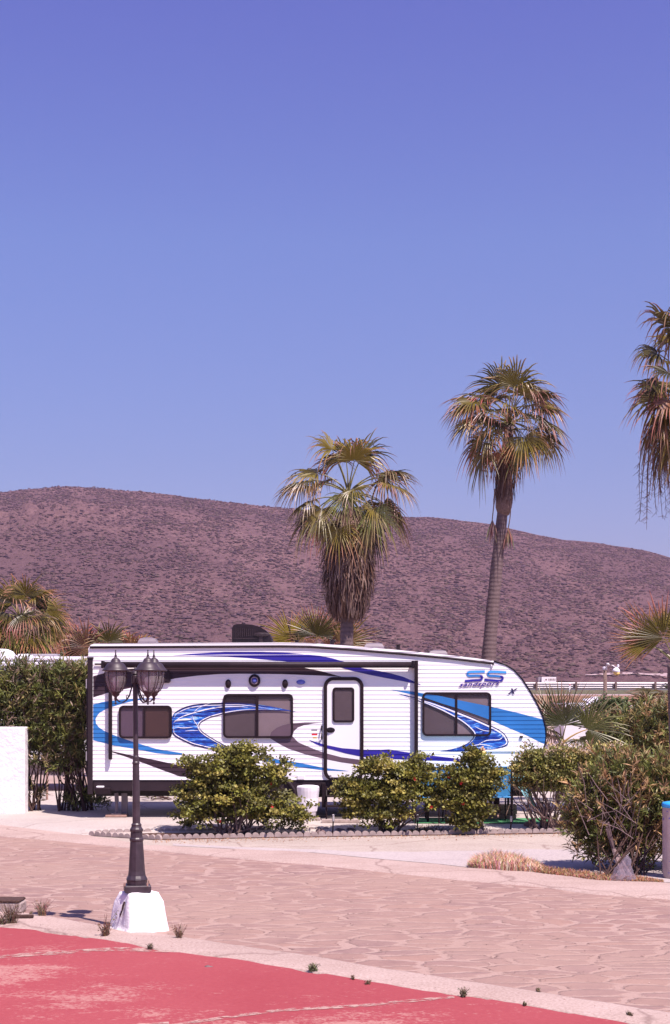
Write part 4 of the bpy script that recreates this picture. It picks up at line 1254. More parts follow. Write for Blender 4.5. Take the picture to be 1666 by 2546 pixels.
for (lx, ly) in ((-0.190, 0.0), (0.140, -0.15), (0.166, 0.13)):
    lc = topc + Vector((lx, ly, 0))
    def z(y): return LZ(y)
    # scroll arm
    dirv = Vector((lx, ly, 0)); Lr = dirv.length; dirv.normalize()
    mb = MB()
    pts = [topc + dirv * u * Lr + Vector((0, 0, z(y))) for u, y in ((0.12, 1700), (0.22, 1716), (0.30, 1730), (0.45, 1741), (0.62, 1746), (0.80, 1745), (0.96, 1738))]
    mb.tube(pts, 0.008, 6)
    pts = [topc + dirv * u * Lr + Vector((0, 0, z(y))) for u, y in ((0.45, 1741), (0.44, 1737), (0.46, 1730), (0.40, 1727), (0.36, 1731))]
    mb.tube(pts, 0.005, 5)
    mb.build('arm', M['lamp_iron'], lamp, smooth=True)
    mb = MB(); pts = [topc + dirv * u * Lr + Vector((0, 0, z(y))) for u, y in ((0.05, 1672), (0.5, 1667), (1.0, 1665))]
    mb.tube(pts, 0.005, 5); mb.build('stay', M['lamp_iron'], lamp, smooth=True)
    # cup and lower finial
    mb = MB(); mb.lathe(lc, [(0.004, z(1752)), (0.011, z(1750)), (0.011, z(1747)), (0.004, z(1745)), (0.010, z(1742)), (0.015, z(1738)), (0.014, z(1733)), (0.034, z(1729)), (0.040, z(1724)), (0.056, z(1720)), (0.056, z(1717.5))], 16)
    ln = mb.build('lantern', M['lamp_iron'], lamp, smooth=True)
    gp = [(0.056, 1719), (0.078, 1709), (0.095, 1695), (0.103, 1682), (0.103, 1674), (0.098, 1668)]
    mb = MB(); mb.lathe(lc, [(r_, z(y)) for r_, y in gp], 16, ph=0.2, capb=False, capt=False)
    mb.build('glass', M['lantern_glass'], ln, smooth=False)
    mb = MB()
    for k in range(8):
        a = 2 * math.pi * k / 8 + 0.2
        mb.tube([lc + Vector(((r_ + 0.003) * math.cos(a), (r_ + 0.003) * math.sin(a), z(y))) for r_, y in gp], 0.0045, 4)
    mb.build('glazing_bars', M['lamp_iron'], ln)
    mb = MB(); mb.lathe(lc, [(0.100, z(1669)), (0.130, z(1668.5)), (0.132, z(1666)), (0.118, z(1663)), (0.100, z(1657)), (0.085, z(1651)), (0.070, z(1648)), (0.050, z(1647)), (0.047, z(1643)), (0.036, z(1638)), (0.020, z(1636)), (0.010, z(1633)), (0.014, z(1631)), (0.008, z(1628)), (0.006, z(1622)), (0.003, z(1620)), (0.009, z(1618)), (0.004, z(1616))], 20)
    mb.build('cap', M['lamp_iron'], ln, smooth=True)
    mb = MB(); mb.lathe(lc, [(0.012, z(1716)), (0.014, z(1708)), (0.028, z(1700)), (0.030, z(1692)), (0.020, z(1684)), (0.006, z(1681))], 12)
    mb.build('bulb', M['white_plastic'], ln, smooth=True)

# ------------------------------------------------------------------ plants
def quat_frames(d, rnd):
    "orthonormal frames with first axis along d (n,3)"
    d = d / np.linalg.norm(d, axis=1, keepdims=True)
    r = rnd.normal(size=d.shape)
    s = np.cross(d, r); s /= np.linalg.norm(s, axis=1, keepdims=True) + 1e-9
    n = np.cross(s, d)
    return d, s, n

def leaf_mesh(name, pos, d, L, Wd, cols, mat, parent, fold=0.25, flat_up=0.0):
    "kite shaped folded leaves; pos (n,3), d (n,3), L, Wd (n,)"
    n = len(pos)
    d, s, nn = quat_frames(d, rng)
    if flat_up > 0:
        up = np.tile(np.array([0.25, -0.45, 0.9]), (n, 1)) + rng.normal(size=(n, 3)) * (1 - flat_up)
        s2 = np.cross(d, up); l = np.linalg.norm(s2, axis=1, keepdims=True); s = s2 / (l + 1e-6); nn = np.cross(s, d)
    Lc = L[:, None]; Wc = Wd[:, None]
    v0 = pos
    v1 = pos + d * Lc * 0.5 + s * Wc * 0.5 + nn * Wc * fold
    v2 = pos + d * Lc
    v3 = pos + d * Lc * 0.5 - s * Wc * 0.5 + nn * Wc * fold
    v = np.stack([v0, v1, v2, v3], 1).reshape(-1, 3)
    b = np.arange(n)[:, None] * 4
    f = np.concatenate([b + np.array([[0, 1, 2]]), b + np.array([[0, 2, 3]])], 1).reshape(-1, 3)
    return np_mesh(name, v, f, mat, parent, cols=np.repeat(cols, 4, 0))

def lobes_points(lobes, n, shell=0.55):
    vol = np.array([a[3] * a[4] * a[5] for a in lobes]) ** 0.8
    ch = rng.choice(len(lobes), n, p=vol / vol.sum())
    L = np.array(lobes)[ch]
    u = rng.normal(size=(n, 3)); u /= np.linalg.norm(u, axis=1, keepdims=True)
    r = shell + (1 - shell) * rng.random(n) ** 0.7
    # lumpy silhouette
    lump = 0.92 + 0.34 * np.array([noise.noise(Vector((a * 2.3 + l[0], b * 2.3 + l[1], c * 2.3 + l[2]))) for (a, b, c), l in zip(u, L)]) * 2
    return L[:, :3] + u * (r * lump)[:, None] * L[:, 3:6], u, r

def bush(name, loc, lobes_px, Dm, label, cat, nclump, leaves, L, Wd, pal, mode='round', stems=None, group=None, shell=0.45, up=0.5, spread=0.09, ystretch=0.8, flat=0.55, lit=None):
    """lobes_px: (x, y, rx, ry) in photograph pixels at distance Dm"""
    t_ = thing(name, loc, label, cat, group)
    k = Dm / F
    lobes = []
    for q in lobes_px:
        x, y, rx, ry = q[:4]; dd = q[4] if len(q) > 4 else 0
        c = P(x, y, Dm + dd); lobes.append((c.x, c.y, c.z, rx * k, rx * k * ystretch, ry * k))
    pts, u, r = lobes_points(lobes, nclump, shell)
    ok = pts[:, 2] > loc[2] + 0.04
    pts, u, r = pts[ok], u[ok], r[ok]
    n = len(pts)
    dirs = u + np.array([0, 0, up]) + rng.normal(size=(n, 3)) * 0.35
    dirs /= np.linalg.norm(dirs, axis=1, keepdims=True)
    pal = np.array(pal)
    cc = pal[rng.integers(0, len(pal), n)] * rng.uniform(0.78, 1.25, (n, 1))
    if mode == 'round':
        off_ = rng.normal(size=(n * leaves, 3)) * spread
        off_[:, 2] = np.abs(off_[:, 2]) * 0.7 - spread * 0.2
        P_ = np.repeat(pts, leaves, 0) + off_
        Dd = np.repeat(dirs, leaves, 0) + rng.normal(size=(n * leaves, 3)) * 0.75
        C_ = np.repeat(cc, leaves, 0) * rng.uniform(0.7, 1.35, (n * leaves, 1))
    else:
        # whorls of long leaves along the end of a shoot
        tpos = rng.random((n, leaves)) ** 0.8
        P_ = (pts[:, None, :] + dirs[:, None, :] * (tpos[:, :, None] * spread * 2.2)).reshape(-1, 3)
        Dd = np.repeat(dirs, leaves, 0) * 0.75 + rng.normal(size=(n * leaves, 3)) * 0.55
        C_ = np.repeat(cc, leaves, 0) * rng.uniform(0.7, 1.35, (n * leaves, 1))
    m = len(P_)
    leaf_mesh('foliage', P_, Dd, L * rng.uniform(0.6, 1.25, m), Wd * rng.uniform(0.7, 1.25, m), np.clip(C_, 0, 1), M['leaf'], t_, flat_up=flat)
    if stems:
        mb = MB(); ns_, rad, mt, basew = stems
        for i in range(ns_):
            tgt = Vector(pts[rng.integers(0, n)])
            b0 = Vector(loc) + Vector((rng.uniform(-basew, basew), rng.uniform(-basew, basew) * 0.6, -0.02))
            mid = b0.lerp(tgt, 0.5) + Vector((rng.uniform(-1, 1), rng.uniform(-1, 1), rng.uniform(-0.5, 0.8))) * 0.10
            mb.tube([b0, b0.lerp(mid, 0.5) + Vector((rng.uniform(-.03, .03), 0, 0.02)), mid, mid.lerp(tgt, 0.55) + Vector((rng.uniform(-.04, .04), 0, 0)), tgt], [rad, rad * 0.85, rad * 0.6, rad * 0.35, rad * 0.12], 5)
        mb.build('stems', M[mt], t_)
    return t_, pts, u

HIB = [(0.173, 0.176, 0.032), (0.246, 0.232, 0.045), (0.131, 0.127, 0.028), (0.313, 0.267, 0.065), (0.090, 0.087, 0.023)]
OLE = [(0.143, 0.168, 0.041), (0.100, 0.115, 0.034), (0.201, 0.212, 0.054), (0.218, 0.177, 0.066), (0.076, 0.085, 0.029)]
DRYO = [(0.290, 0.200, 0.083), (0.388, 0.236, 0.120), (0.194, 0.173, 0.060), (0.504, 0.307, 0.165), (0.145, 0.117, 0.053)]

def flowers(parent, pts, n, mat, r, label=None):
    sel = [p for p in pts if p[1] < np.median(pts[:, 1])]
    for i in range(n):
        c = Vector(sel[rng.integers(0, len(sel))]) + Vector((0, -0.06, 0))
        mb = MB()
        for k in range(5):
            a = 2 * math.pi * k / 5 + rng.uniform(0, 1); b = a + 1.1
            mb.poly([c, c + Vector((r * math.cos(a), -0.015, r * math.sin(a))), c + Vector((r * 1.15 * math.cos((a + b) / 2), -0.01, r * 1.15 * math.sin((a + b) / 2))), c + Vector((r * math.cos(b), -0.015, r * math.sin(b)))])
        mb.tube([c, c + Vector((0, -0.03, -0.005))], 0.004, 4)
        mb.build('flower', M[mat], parent)

# hibiscus bushes in the bed
g_ = G(585, 2078)
t_, pts, u = bush('hibiscus_bush', g_, [(600, 1900, 80, 45), (520, 1925, 65, 45), (680, 1930, 50, 45), (590, 1985, 125, 50), (465, 1900, 38, 14), (465, 1985, 42, 32), (500, 2025, 70, 30), (735, 2030, 45, 42, 0.1), (470, 2050, 22, 22), (610, 1862, 42, 20), (655, 2020, 80, 32), (700, 1895, 22, 12), (560, 1950, 90, 50, 0.3)],
    25.2, 'widest hibiscus bush, with red blooms, in front of the middle trailer window', 'bush', 620, 34, 0.060, 0.044, HIB, stems=(30, 0.018, 'bark', 0.24), group='hibiscus bushes in the planting bed', shell=0.25, spread=0.058)
flowers(t_, pts, 6, 'red', 0.028)
g_ = G(965, 2072)
t_, pts, u = bush('hibiscus_bush', g_, [(935, 1912, 66, 38), (1022, 1922, 62, 44), (905, 1972, 72, 50), (990, 1975, 85, 48), (878, 1995, 42, 38), (945, 2030, 62, 28), (858, 1960, 30, 30), (1062, 1955, 42, 52), (1085, 1990, 26, 40), (1040, 1890, 20, 16)],
    25.3, 'hibiscus bush just right of the trailer door, over small garden lights', 'bush', 440, 34, 0.058, 0.042, HIB, stems=(16, 0.018, 'bark', 0.14), group='hibiscus bushes in the planting bed', shell=0.2, spread=0.055)
flowers(t_, pts, 4, 'red', 0.024)
g_ = G(1192, 2071)
t_, pts, u = bush('hibiscus_bush', g_, [(1180, 1900, 38, 36), (1165, 1948, 58, 46), (1205, 1960, 46, 48), (1128, 1985, 46, 48), (1175, 2015, 58, 42), (1150, 2045, 38, 22), (1225, 1925, 24, 22), (1112, 1922, 30, 20), (1172, 1878, 22, 16)],
    25.2, 'narrow hibiscus bush hiding the tiki torch and the blue chairs', 'bush', 360, 34, 0.058, 0.042, HIB, stems=(12, 0.022, 'grey_stem', 0.08), group='hibiscus bushes in the planting bed', shell=0.2, spread=0.055)
flowers(t_, pts, 4, 'red', 0.024)

# privet with pale blooms at the right end of the bed
g_ = G(1372, 2070)
t_, pts, u = bush('privet_bush', g_, [(1330, 1905, 60, 40), (1400, 1890, 70, 35), (1470, 1885, 60, 32), (1300, 1935, 35, 40), (1380, 1930, 80, 45), (1450, 1935, 70, 45), (1530, 1880, 45, 30)],
    25.6, 'rounded bush with pale flower heads and bare twisted branches, right of the table', 'bush', 1500, 15, 0.060, 0.030, [(0.158, 0.163, 0.038), (0.246, 0.244, 0.057), (0.333, 0.293, 0.089), (0.105, 0.105, 0.032), (0.351, 0.244, 0.089)], stems=None, shell=0.4, spread=0.05, up=0.9)
mb = MB()
for i in range(85):
    a = rng.uniform(-1, 1)
    tgt = P(1385 + a * 120 + rng.uniform(-10, 10), rng.uniform(1905, 1985), 25.6 + rng.uniform(-0.45, 0.5))
    b0 = g_ + Vector((rng.uniform(-0.22, 0.22) + a * 0.12, rng.uniform(-0.12, 0.12), 0))
    q = [b0.lerp(tgt, k / 6) + Vector((rng.uniform(-1, 1), rng.uniform(-1, 1), rng.uniform(-1, 1))) * 0.045 * (1 if 0 < k < 6 else 0) for k in range(7)]
    r0 = rng.uniform(0.008, 0.026)
    mb.tube(q, [r0 * (1 - 0.14 * k) for k in range(7)], 5)
mb.build('branches', M['bark'], t_)
pal_f = pts[(pts[:, 2] > np.quantile(pts[:, 2], 0.72))]
ff = pal_f[rng.integers(0, len(pal_f), 90)]
ff = np.repeat(ff, 14, 0) + rng.normal(size=(90 * 14, 3)) * 0.022 + np.array([0, -0.02, 0.07])
leaf_mesh('blooms', ff, rng.normal(size=ff.shape) + np.array([0, 0, 1.0]), np.full(len(ff), 0.028), np.full(len(ff), 0.02), np.tile((0.74, 0.56, 0.48), (len(ff), 1)) * rng.uniform(0.7, 1.2, (len(ff), 1)), M['dry'], t_)

# big oleander in front on the right
g_ = G(1545, 2178)
t_, pts, u = bush('oleander_bush', g_, [(1540, 1950, 80, 55), (1630, 1945, 80, 58), (1480, 1985, 55, 42), (1600, 2010, 110, 70), (1475, 2050, 65, 50), (1540, 2100, 90, 60), (1640, 2090, 80, 70), (1455, 2085, 35, 45), (1720, 1990, 90, 110)],
    20.6, 'large sprawling oleander with bare grey twigs beside the clear plastic bag', 'bush', 2000, 13, 0.135, 0.022, DRYO[:3] + OLE[:3], mode='long', stems=(34, 0.012, 'dark_bark', 0.28), shell=0.25, spread=0.09, up=1.1)
sp_c = np.array([(pts[i_][0], pts[i_][1], pts[i_][2]) for i_ in rng.integers(0, len(pts), 150)]); sp_c = sp_c[sp_c[:, 2] > 0.7]
q_n = 16; tl2 = rng.random((len(sp_c), q_n))
dd_ = np.stack([rng.normal(size=len(sp_c)) * 0.35, rng.normal(size=len(sp_c)) * 0.3 - 0.2, np.ones(len(sp_c))], -1)
pp_ = (sp_c[:, None, :] + dd_[:, None, :] * tl2[:, :, None] * 0.34).reshape(-1, 3)
leaf_mesh('shoots', pp_, np.repeat(dd_, q_n, 0) + rng.normal(size=pp_.shape) * 0.6, np.full(len(pp_), 0.13) * rng.uniform(0.6, 1.2, len(pp_)), np.full(len(pp_), 0.02), np.array(DRYO)[rng.integers(0, 5, len(pp_))] * rng.uniform(0.8, 1.3, (len(pp_), 1)), M['leaf'], t_)
mb = MB()
for i in range(52):
    c = P(1500 + rng.uniform(-45, 90), 2035 + rng.uniform(-50, 50), 20.0 + rng.uniform(-0.1, 0.5))
    a = rng.normal() * 0.55 - 0.1
    Ln = rng.uniform(0.25, 0.55)
    e = c + Vector((math.sin(a) * Ln, rng.uniform(-0.15, 0.05), math.cos(a) * Ln))
    m_d = c.lerp(e, 0.5) + Vector((rng.uniform(-.03, .03), 0, rng.uniform(0, .03)))
    mb.tube([c, m_d, e], [0.006, 0.0045, 0.002], 4)
for i in range(3):
    c = P(1512 + rng.uniform(-8, 8), 2045 + rng.uniform(-10, 20), 20.1)
    mb.tube([g_ + Vector((rng.uniform(-.1, .1), -0.2, 0)), P(1525, 2110, 20.2), c], [0.028, 0.024, 0.012], 6)
mb.build('bare_twigs', M['dull_stem'], t_)

# far oleanders on the right
bush('oleander_bush', P(1600, 1883, 40) * 1.0 if False else Vector(((1600 - CX) * 40 / F, 40, 0)), [(1545, 1822, 60, 38), (1620, 1805, 80, 45), (1700, 1805, 80, 52), (1580, 1850, 90, 50), (1670, 1860, 90, 60), (1540, 1870, 40, 40)],
    40, 'olive green oleander hedge beyond the front bush, below the guardrail', 'bush', 1300, 12, 0.19, 0.036, OLE + DRYO[:2], mode='long', stems=(40, 0.03, 'dark_bark', 1.2), shell=0.4, spread=0.12, up=1.0)
bush('laurel_bush', Vector(((1500 - CX) * 43 / F, 43, 0)), [(1495, 1765, 26, 24), (1530, 1768, 28, 26), (1480, 1800, 22, 30), (1520, 1810, 35, 30)],
    43, 'small green bush round the foot of the gooseneck street light', 'bush', 420, 12, 0.11, 0.06, [(0.07, 0.10, 0.03), (0.11, 0.14, 0.045), (0.05, 0.07, 0.025)], stems=(14, 0.03, 'grey_stem', 0.3), shell=0.3, spread=0.10)

# left oleander hedge: two plants
for (gx, lob, lab, nc) in ((62, [(40, 1712, 75, 52), (90, 1706, 60, 48), (20, 1760, 80, 60), (95, 1780, 60, 60), (60, 1840, 70, 50), (100, 1870, 45, 45), (-40, 1740, 80, 90), (80, 1985, 20, 28)], 'oleander with dark stems growing behind the white wall', 1500),
                           (190, [(150, 1710, 55, 46), (190, 1712, 40, 50), (140, 1770, 60, 60), (190, 1790, 40, 70), (150, 1840, 60, 50), (195, 1880, 30, 55), (150, 1900, 40, 30), (215, 2005, 45, 18)], 'tall oleander growing against the rear corner of the striped trailer', 1400)):
    g0 = Vector(((gx - CX) * 30 / F, 30.0 if gx < 100 else 29.6, ZS))
    g0 = Vector(((gx - CX) * 28.9 / F, 28.9, ZS))
    bush('oleander_shrub', g0, lob, 28.9, lab, 'shrub', nc, 12, 0.135, 0.024, OLE + [(0.20, 0.14, 0.10)], mode='long', stems=(30, 0.018, 'dark_bark', 0.30), group='oleanders left of the trailer', shell=0.3, spread=0.10, up=1.2, ystretch=0.6)
# low scrub behind the trailer, seen under it
bush('low_shrub', Vector(((400 - CX) * 31.5 / F, 31.5, ZS)), [(370, 1995, 60, 22), (430, 2000, 50, 20)], 31.5, 'low dark shrub seen under the rear of the striped trailer', 'shrub', 260, 12, 0.12, 0.026, OLE, mode='long', shell=0.2, stems=(8, 0.012, 'dark_bark', 0.3), up=0.9)

# ---- palms
def fan_leaf(mb, mp, base, az, el0, pet, size, droop=0.5, dry=0.0, spread=112, nl=30, facing=0.0, pcol=(0.17, 0.15, 0.05), sag=1.0, gcol=None, cam=0.25):
    "a costapalmate fan leaf; mb blades, mp petioles"
    h = Vector((math.cos(az), math.sin(az), 0))
    pos = Vector(base); pts = [pos.copy()]; el_ = el0
    for k in range(5):
        d = h * math.cos(el_) + Vector((0, 0, math.sin(el_)))
        pos = pos + d * pet / 5; pts.append(pos.copy()); el_ -= droop / 5
    mp.tube(pts, [0.022, 0.018, 0.015, 0.012, 0.010, 0.009], 4, cols=[pcol] * 6)
    d = (h * math.cos(el_) + Vector((0, 0, math.sin(el_)))).normalized()
    s = Vector((-math.sin(az), math.cos(az), 0))
    s2 = d.cross(Vector((0, -1, 0)))
    if s2.length > 0.15:
        s2.normalize()
        if s2.dot(s) < 0: s2 = -s2
        s = s.lerp(s2, cam); s = (s - d * s.dot(d)).normalized()
    s = (Matrix.Rotation(facing, 3, d) @ s).normalized()
    n = s.cross(d).normalized()
    if gcol is None:
        g1 = rng.random(); g1 = g1 ** 1.4; gcol = (0.045 + 0.190 * g1, 0.040 + 0.140 * g1, 0.010 + 0.016 * g1)
    tipc = (0.36 + rng.uniform(-.12, .14), 0.195 + rng.uniform(-.07, .06), 0.125)
    dryc = (0.14 + rng.uniform(-.05, .08), 0.085 + rng.uniform(-.03, .04), 0.055)
    A = R(spread)
    wbase = 2 * A / nl * size * 0.46
    for i in range(nl):
        a = -A + 2 * A * (i + 0.5) / nl + rng.uniform(-0.02, 0.02)
        ca, sa_ = math.cos(a), math.sin(a)
        dv = (d * ca + s * sa_ + n * 0.10 * (1 - abs(a) / A)).normalized()
        sv = (s * ca - d * sa_).normalized()
        if rng.random() < 0.05: continue
        Ls = size * (0.66 + 0.34 * math.cos(a * 0.62)) * rng.uniform(0.74, 1.12)
        dr = rng.uniform(0.3, 1.7) * sag * size
        tipstart = rng.uniform(0.42, 0.78)
        prev = None
        for t in (0.03, 0.28, 0.50, 0.68, 0.84, 1.0):
            c = pos + dv * Ls * t + Vector((0, 0, -1)) * dr * (max(0, t - 0.38) ** 2.0) * 0.9
            if t > 0.5: c = c - dv * Ls * 0.22 * (t - 0.5) ** 2 * sag
            wv = wbase * min(1, t / 0.5) * 0.5 * {0.03: 0.95, 0.28: 0.95, 0.50: 0.72, 0.68: 0.55, 0.84: 0.36, 1.0: 0.05}[t]
            fold = n * wv * 1.1
            if dry >= 1: cl = dryc
            else:
                k_ = min(1, max(0, (t - tipstart) / 0.25)) * 0.85
                k_ = max(k_, dry)
                cl = tuple(gcol[j] * (1 - k_) + tipc[j] * k_ for j in range(3))
            cur = (mb.V(c - sv * wv - fold, cl), mb.V(c, cl), mb.V(c + sv * wv - fold, cl))
            if prev:
                mb.Fc(prev[0], prev[1], cur[1], cur[0]); mb.Fc(prev[1], prev[2], cur[2], cur[1])
            prev = cur

def palm(name, root, crown_c, leaves, label, trunk_r, trunk_pts=None, skirt=None, nl=30, head=None, group='fan palms around the trailer park'):
    t_ = thing(name, root, label, 'palm tree', group)
    tp = trunk_pts or [root, root.lerp(crown_c, 0.5), crown_c]
    mb = MB()
    # smooth the trunk centre line and vary the radius
    N_ = 22; pts = []; rs = []
    for i in range(N_ + 1):
        u = i / N_ * (len(tp) - 1); k = min(int(u), len(tp) - 2); f = u - k
        pts.append(tp[k].lerp(tp[k + 1], f)); rs.append(trunk_r[0] + (trunk_r[1] - trunk_r[0]) * (i / N_) + 0.006 * math.sin(i * 2.3))
    mb.tube(pts, rs, 12); mb.build('trunk', M['palm_trunk'], t_, smooth=True)
    bl, pe = MB(), MB()
    for lf in leaves: fan_leaf(bl, pe, **lf)
    bl.build('crown', M['palm'], t_, colattr=True)
    pe.build('petioles', M['palm'], t_, colattr=True)
    return t_

def crown_leaves(c, n, size, pet, elr=(-0.9, 1.35), nl=30, droop=0.55, dry_below=-0.7, azr=None, jit=0.12, sag=1.0):
    out = []
    for i in range(n):
        u = (i + 0.5) / n
        el_ = elr[1] + (elr[0] - elr[1]) * u ** 0.85 + rng.uniform(-jit, jit)
        az = i * 2.39996 + rng.uniform(-0.25, 0.25)
        if azr: az = rng.uniform(*azr)
        out.append(dict(base=c + Vector((0, 0, -0.25 * u)), az=az, el0=el_, pet=pet * rng.uniform(0.8, 1.15), size=size * rng.uniform(0.82, 1.1), droop=droop + 0.35 * u, dry=0.0 if el_ > dry_below else 0.55, nl=nl, facing=rng.uniform(-0.35, 0.35), sag=sag))
    return out

def img_leaf(c, Dm, tx, ty, size, depth=0.0, el_add=0.35, droop=0.7, **kw):
    "leaf whose blade starts near pixel (tx, ty): bearing and length follow from the crown centre"
    tgt = P(tx, ty, Dm + depth); v = tgt - c
    az = math.atan2(v.y, v.x); L_ = v.length
    el_ = math.asin(max(-1, min(1, v.z / max(L_, 1e-3)))) + droop * 0.45
    return dict(base=c, az=az, el0=el_, pet=L_, size=size, droop=droop, **kw)

# palm A: middle, long brown skirt
DA = 34.0
cA = P(866, 1228, DA)
rootA = Vector((P(858, 0, DA).x, DA, 0))
k = DA / F
lv = []
for (x, y, s_, dp, kw) in [(824, 1118, 0.70, 0.1, dict(droop=0.35, cam=0.5)), (838, 1150, 0.62, 0.4, dict(droop=0.3, cam=0.7)), (905, 1128, 0.72, 0.15, dict(droop=0.3, cam=0.7)), (882, 1145, 0.80, -0.2, dict(droop=0.25, cam=0.75)), (893, 1150, 0.70, 0.4, dict(droop=0.25, cam=0.75)), (860, 1140, 0.75, 0.1, dict(droop=0.25, cam=0.75)),
                           (785, 1178, 0.80, 0.1, {}), (768, 1198, 0.80, -0.1, {}), (750, 1212, 0.66, 0.5, {}), (968, 1176, 0.70, 0.2, {}), (958, 1192, 0.74, 0.5, {}), (970, 1208, 0.68, -0.3, {}),
                           (860, 1240, 0.62, -0.75, dict(droop=1.5, gcol=(0.20, 0.22, 0.06))), (800, 1270, 0.72, -0.4, {}), (770, 1290, 0.62, 0.3, {}), (930, 1275, 0.78, -0.45, dict(gcol=(0.17, 0.18, 0.06))),
                           (955, 1255, 0.65, 0.4, {}), (975, 1275, 0.62, 0.1, {}), (820, 1310, 0.62, -0.2, {}), (795, 1300, 0.6, 0.1, {}), (905, 1320, 0.60, -0.4, dict(gcol=(0.20, 0.16, 0.05))), (900, 1310, 0.62, 0.4, {})]:
    kw2 = dict(droop=0.8); kw2.update(kw)
    lv.append(img_leaf(cA + Vector((0, 0, 0)), DA, x, y, s_ * 1.12, dp, nl=34, facing=rng.uniform(-0.3, 0.3), sag=1.15, **kw2))
lv += [dict(q, nl=26) for q in crown_leaves(cA, 9, 0.66, 0.8, elr=(-0.5, 0.9), sag=1.2)]
tA = palm('fan_palm', rootA, cA, lv, 'fan palm with a long shaggy brown skirt rising behind the middle of the trailer', (0.15, 0.125))
# skirt of hanging dead leaves
def skirt(parent, c, top_y, bot_y, Dm, prof, n, cxf):
    mb = MB()
    for i in range(n):
        u = rng.random() ** 0.9
        y0 = top_y + (bot_y - top_y) * u * 0.86
        ang_ = rng.uniform(0, 2 * math.pi)
        def rad(y):
            return lerp_pl(prof, y) * Dm / F
        Ls = rng.uniform(28, 85)
        pr = None
        r_in = rng.uniform(0.62, 1.12)
        wv = rng.uniform(0.005, 0.013)
        base_c = [(0.12, 0.070, 0.058), (0.19, 0.12, 0.10), (0.075, 0.042, 0.038), (0.26, 0.18, 0.15), (0.14, 0.075, 0.05)][rng.integers(0, 5)]
        sw = rng.uniform(-0.25, 0.25)
        for k_ in range(5):
            y = y0 + Ls * k_ / 4 * (1 if y0 + Ls < bot_y + 14 else 0.6)
            a_ = ang_ + sw * k_ / 4
            r_ = rad(y) * r_in * (0.86 + 0.075 * k_)
            p = P(cxf(y), y, Dm); p = Vector((p.x + math.cos(a_) * r_, Dm + math.sin(a_) * r_, p.z))
            tv = Vector((-math.sin(a_), math.cos(a_), 0)) * wv * (1 if k_ < 4 else 0.2)
            cur = (mb.V(p - tv, base_c), mb.V(p + tv, base_c))
            if pr: mb.Fc(pr[0], pr[1], cur[1], cur[0])
            pr = cur
    return mb.build('dead_leaf_skirt', M['dry'], parent, colattr=True)
skirt(tA, cA, 1268, 1540, DA, [(1240, 15), (1290, 34), (1340, 52), (1400, 62), (1450, 62), (1500, 50), (1540, 36), (1560, 26)], 3600, lambda y: 868 + (y - 1240) * -0.012)
# inner dark core so the skirt is not hollow
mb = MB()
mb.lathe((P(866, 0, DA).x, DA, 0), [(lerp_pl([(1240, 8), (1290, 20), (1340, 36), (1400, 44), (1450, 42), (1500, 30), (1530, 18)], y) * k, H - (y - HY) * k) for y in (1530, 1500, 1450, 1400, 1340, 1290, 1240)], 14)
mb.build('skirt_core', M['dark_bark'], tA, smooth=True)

# palm B: tall on the right
DB = 38.0
cB = P(1268, 1050, DB)
rootB = Vector((P(1208, 0, DB).x, DB, 0))
tp = [rootB, P(1212, 1680, DB), P(1216, 1620, DB), P(1226, 1500, DB), P(1238, 1380, DB), P(1250, 1270, DB), P(1262, 1140, DB), P(1268, 1060, DB)]
lv = []
for (x, y, s_, dp, kw) in [(1245, 960, 0.85, 0.1, dict(droop=0.2, cam=0.7)), (1285, 962, 0.85, -0.1, dict(droop=0.2, cam=0.7)), (1265, 960, 0.8, 0.3, dict(droop=0.15, cam=0.7)), (1235, 985, 0.7, 0.5, dict(droop=0.5)), (1205, 990, 0.75, 0.1, {}), (1180, 1000, 0.75, -0.3, {}), (1170, 1015, 0.7, 0.3, {}),
                           (1310, 985, 0.75, 0.2, {}), (1335, 990, 0.72, -0.2, {}), (1345, 1005, 0.70, 0.4, {}), (1180, 1045, 0.62, -0.4, {}), (1165, 1060, 0.55, 0.4, {}), (1355, 1050, 0.7, -0.2, {}), (1340, 1065, 0.62, 0.3, {}),
                           (1215, 1080, 0.66, -0.5, {}), (1190, 1100, 0.55, 0.1, {}), (1292, 1112, 0.66, -0.6, dict(droop=1.3, gcol=(0.19, 0.19, 0.05))), (1345, 1095, 0.62, -0.2, {}), (1330, 1090, 0.6, 0.3, {}), (1240, 1130, 0.62, -0.2, dict(droop=1.3, dry=0.55)),
                           (1300, 1130, 0.60, 0.2, dict(droop=1.3, dry=0.5)), (1265, 1010, 0.7, -0.6, {}), (1230, 1020, 0.66, -0.6, {}), (1305, 1030, 0.66, -0.6, {}), (1225, 1140, 0.55, 0.2, dict(droop=1.3, dry=1.0))]:
    kw2 = dict(droop=0.8); kw2.update(kw)
    lv.append(img_leaf(cB, DB, x, y, s_ * 1.22, dp, nl=34, facing=rng.uniform(-0.3, 0.3), sag=0.95, **kw2))
lv += [dict(q, nl=26) for q in crown_leaves(cB, 13, 0.78, 0.9, elr=(-0.3, 1.45), sag=1.2)]
tB = palm('fan_palm', rootB, cB, lv, 'tallest fan palm with a clean leaning trunk, right of the long-skirted palm', (0.19, 0.10), trunk_pts=tp)
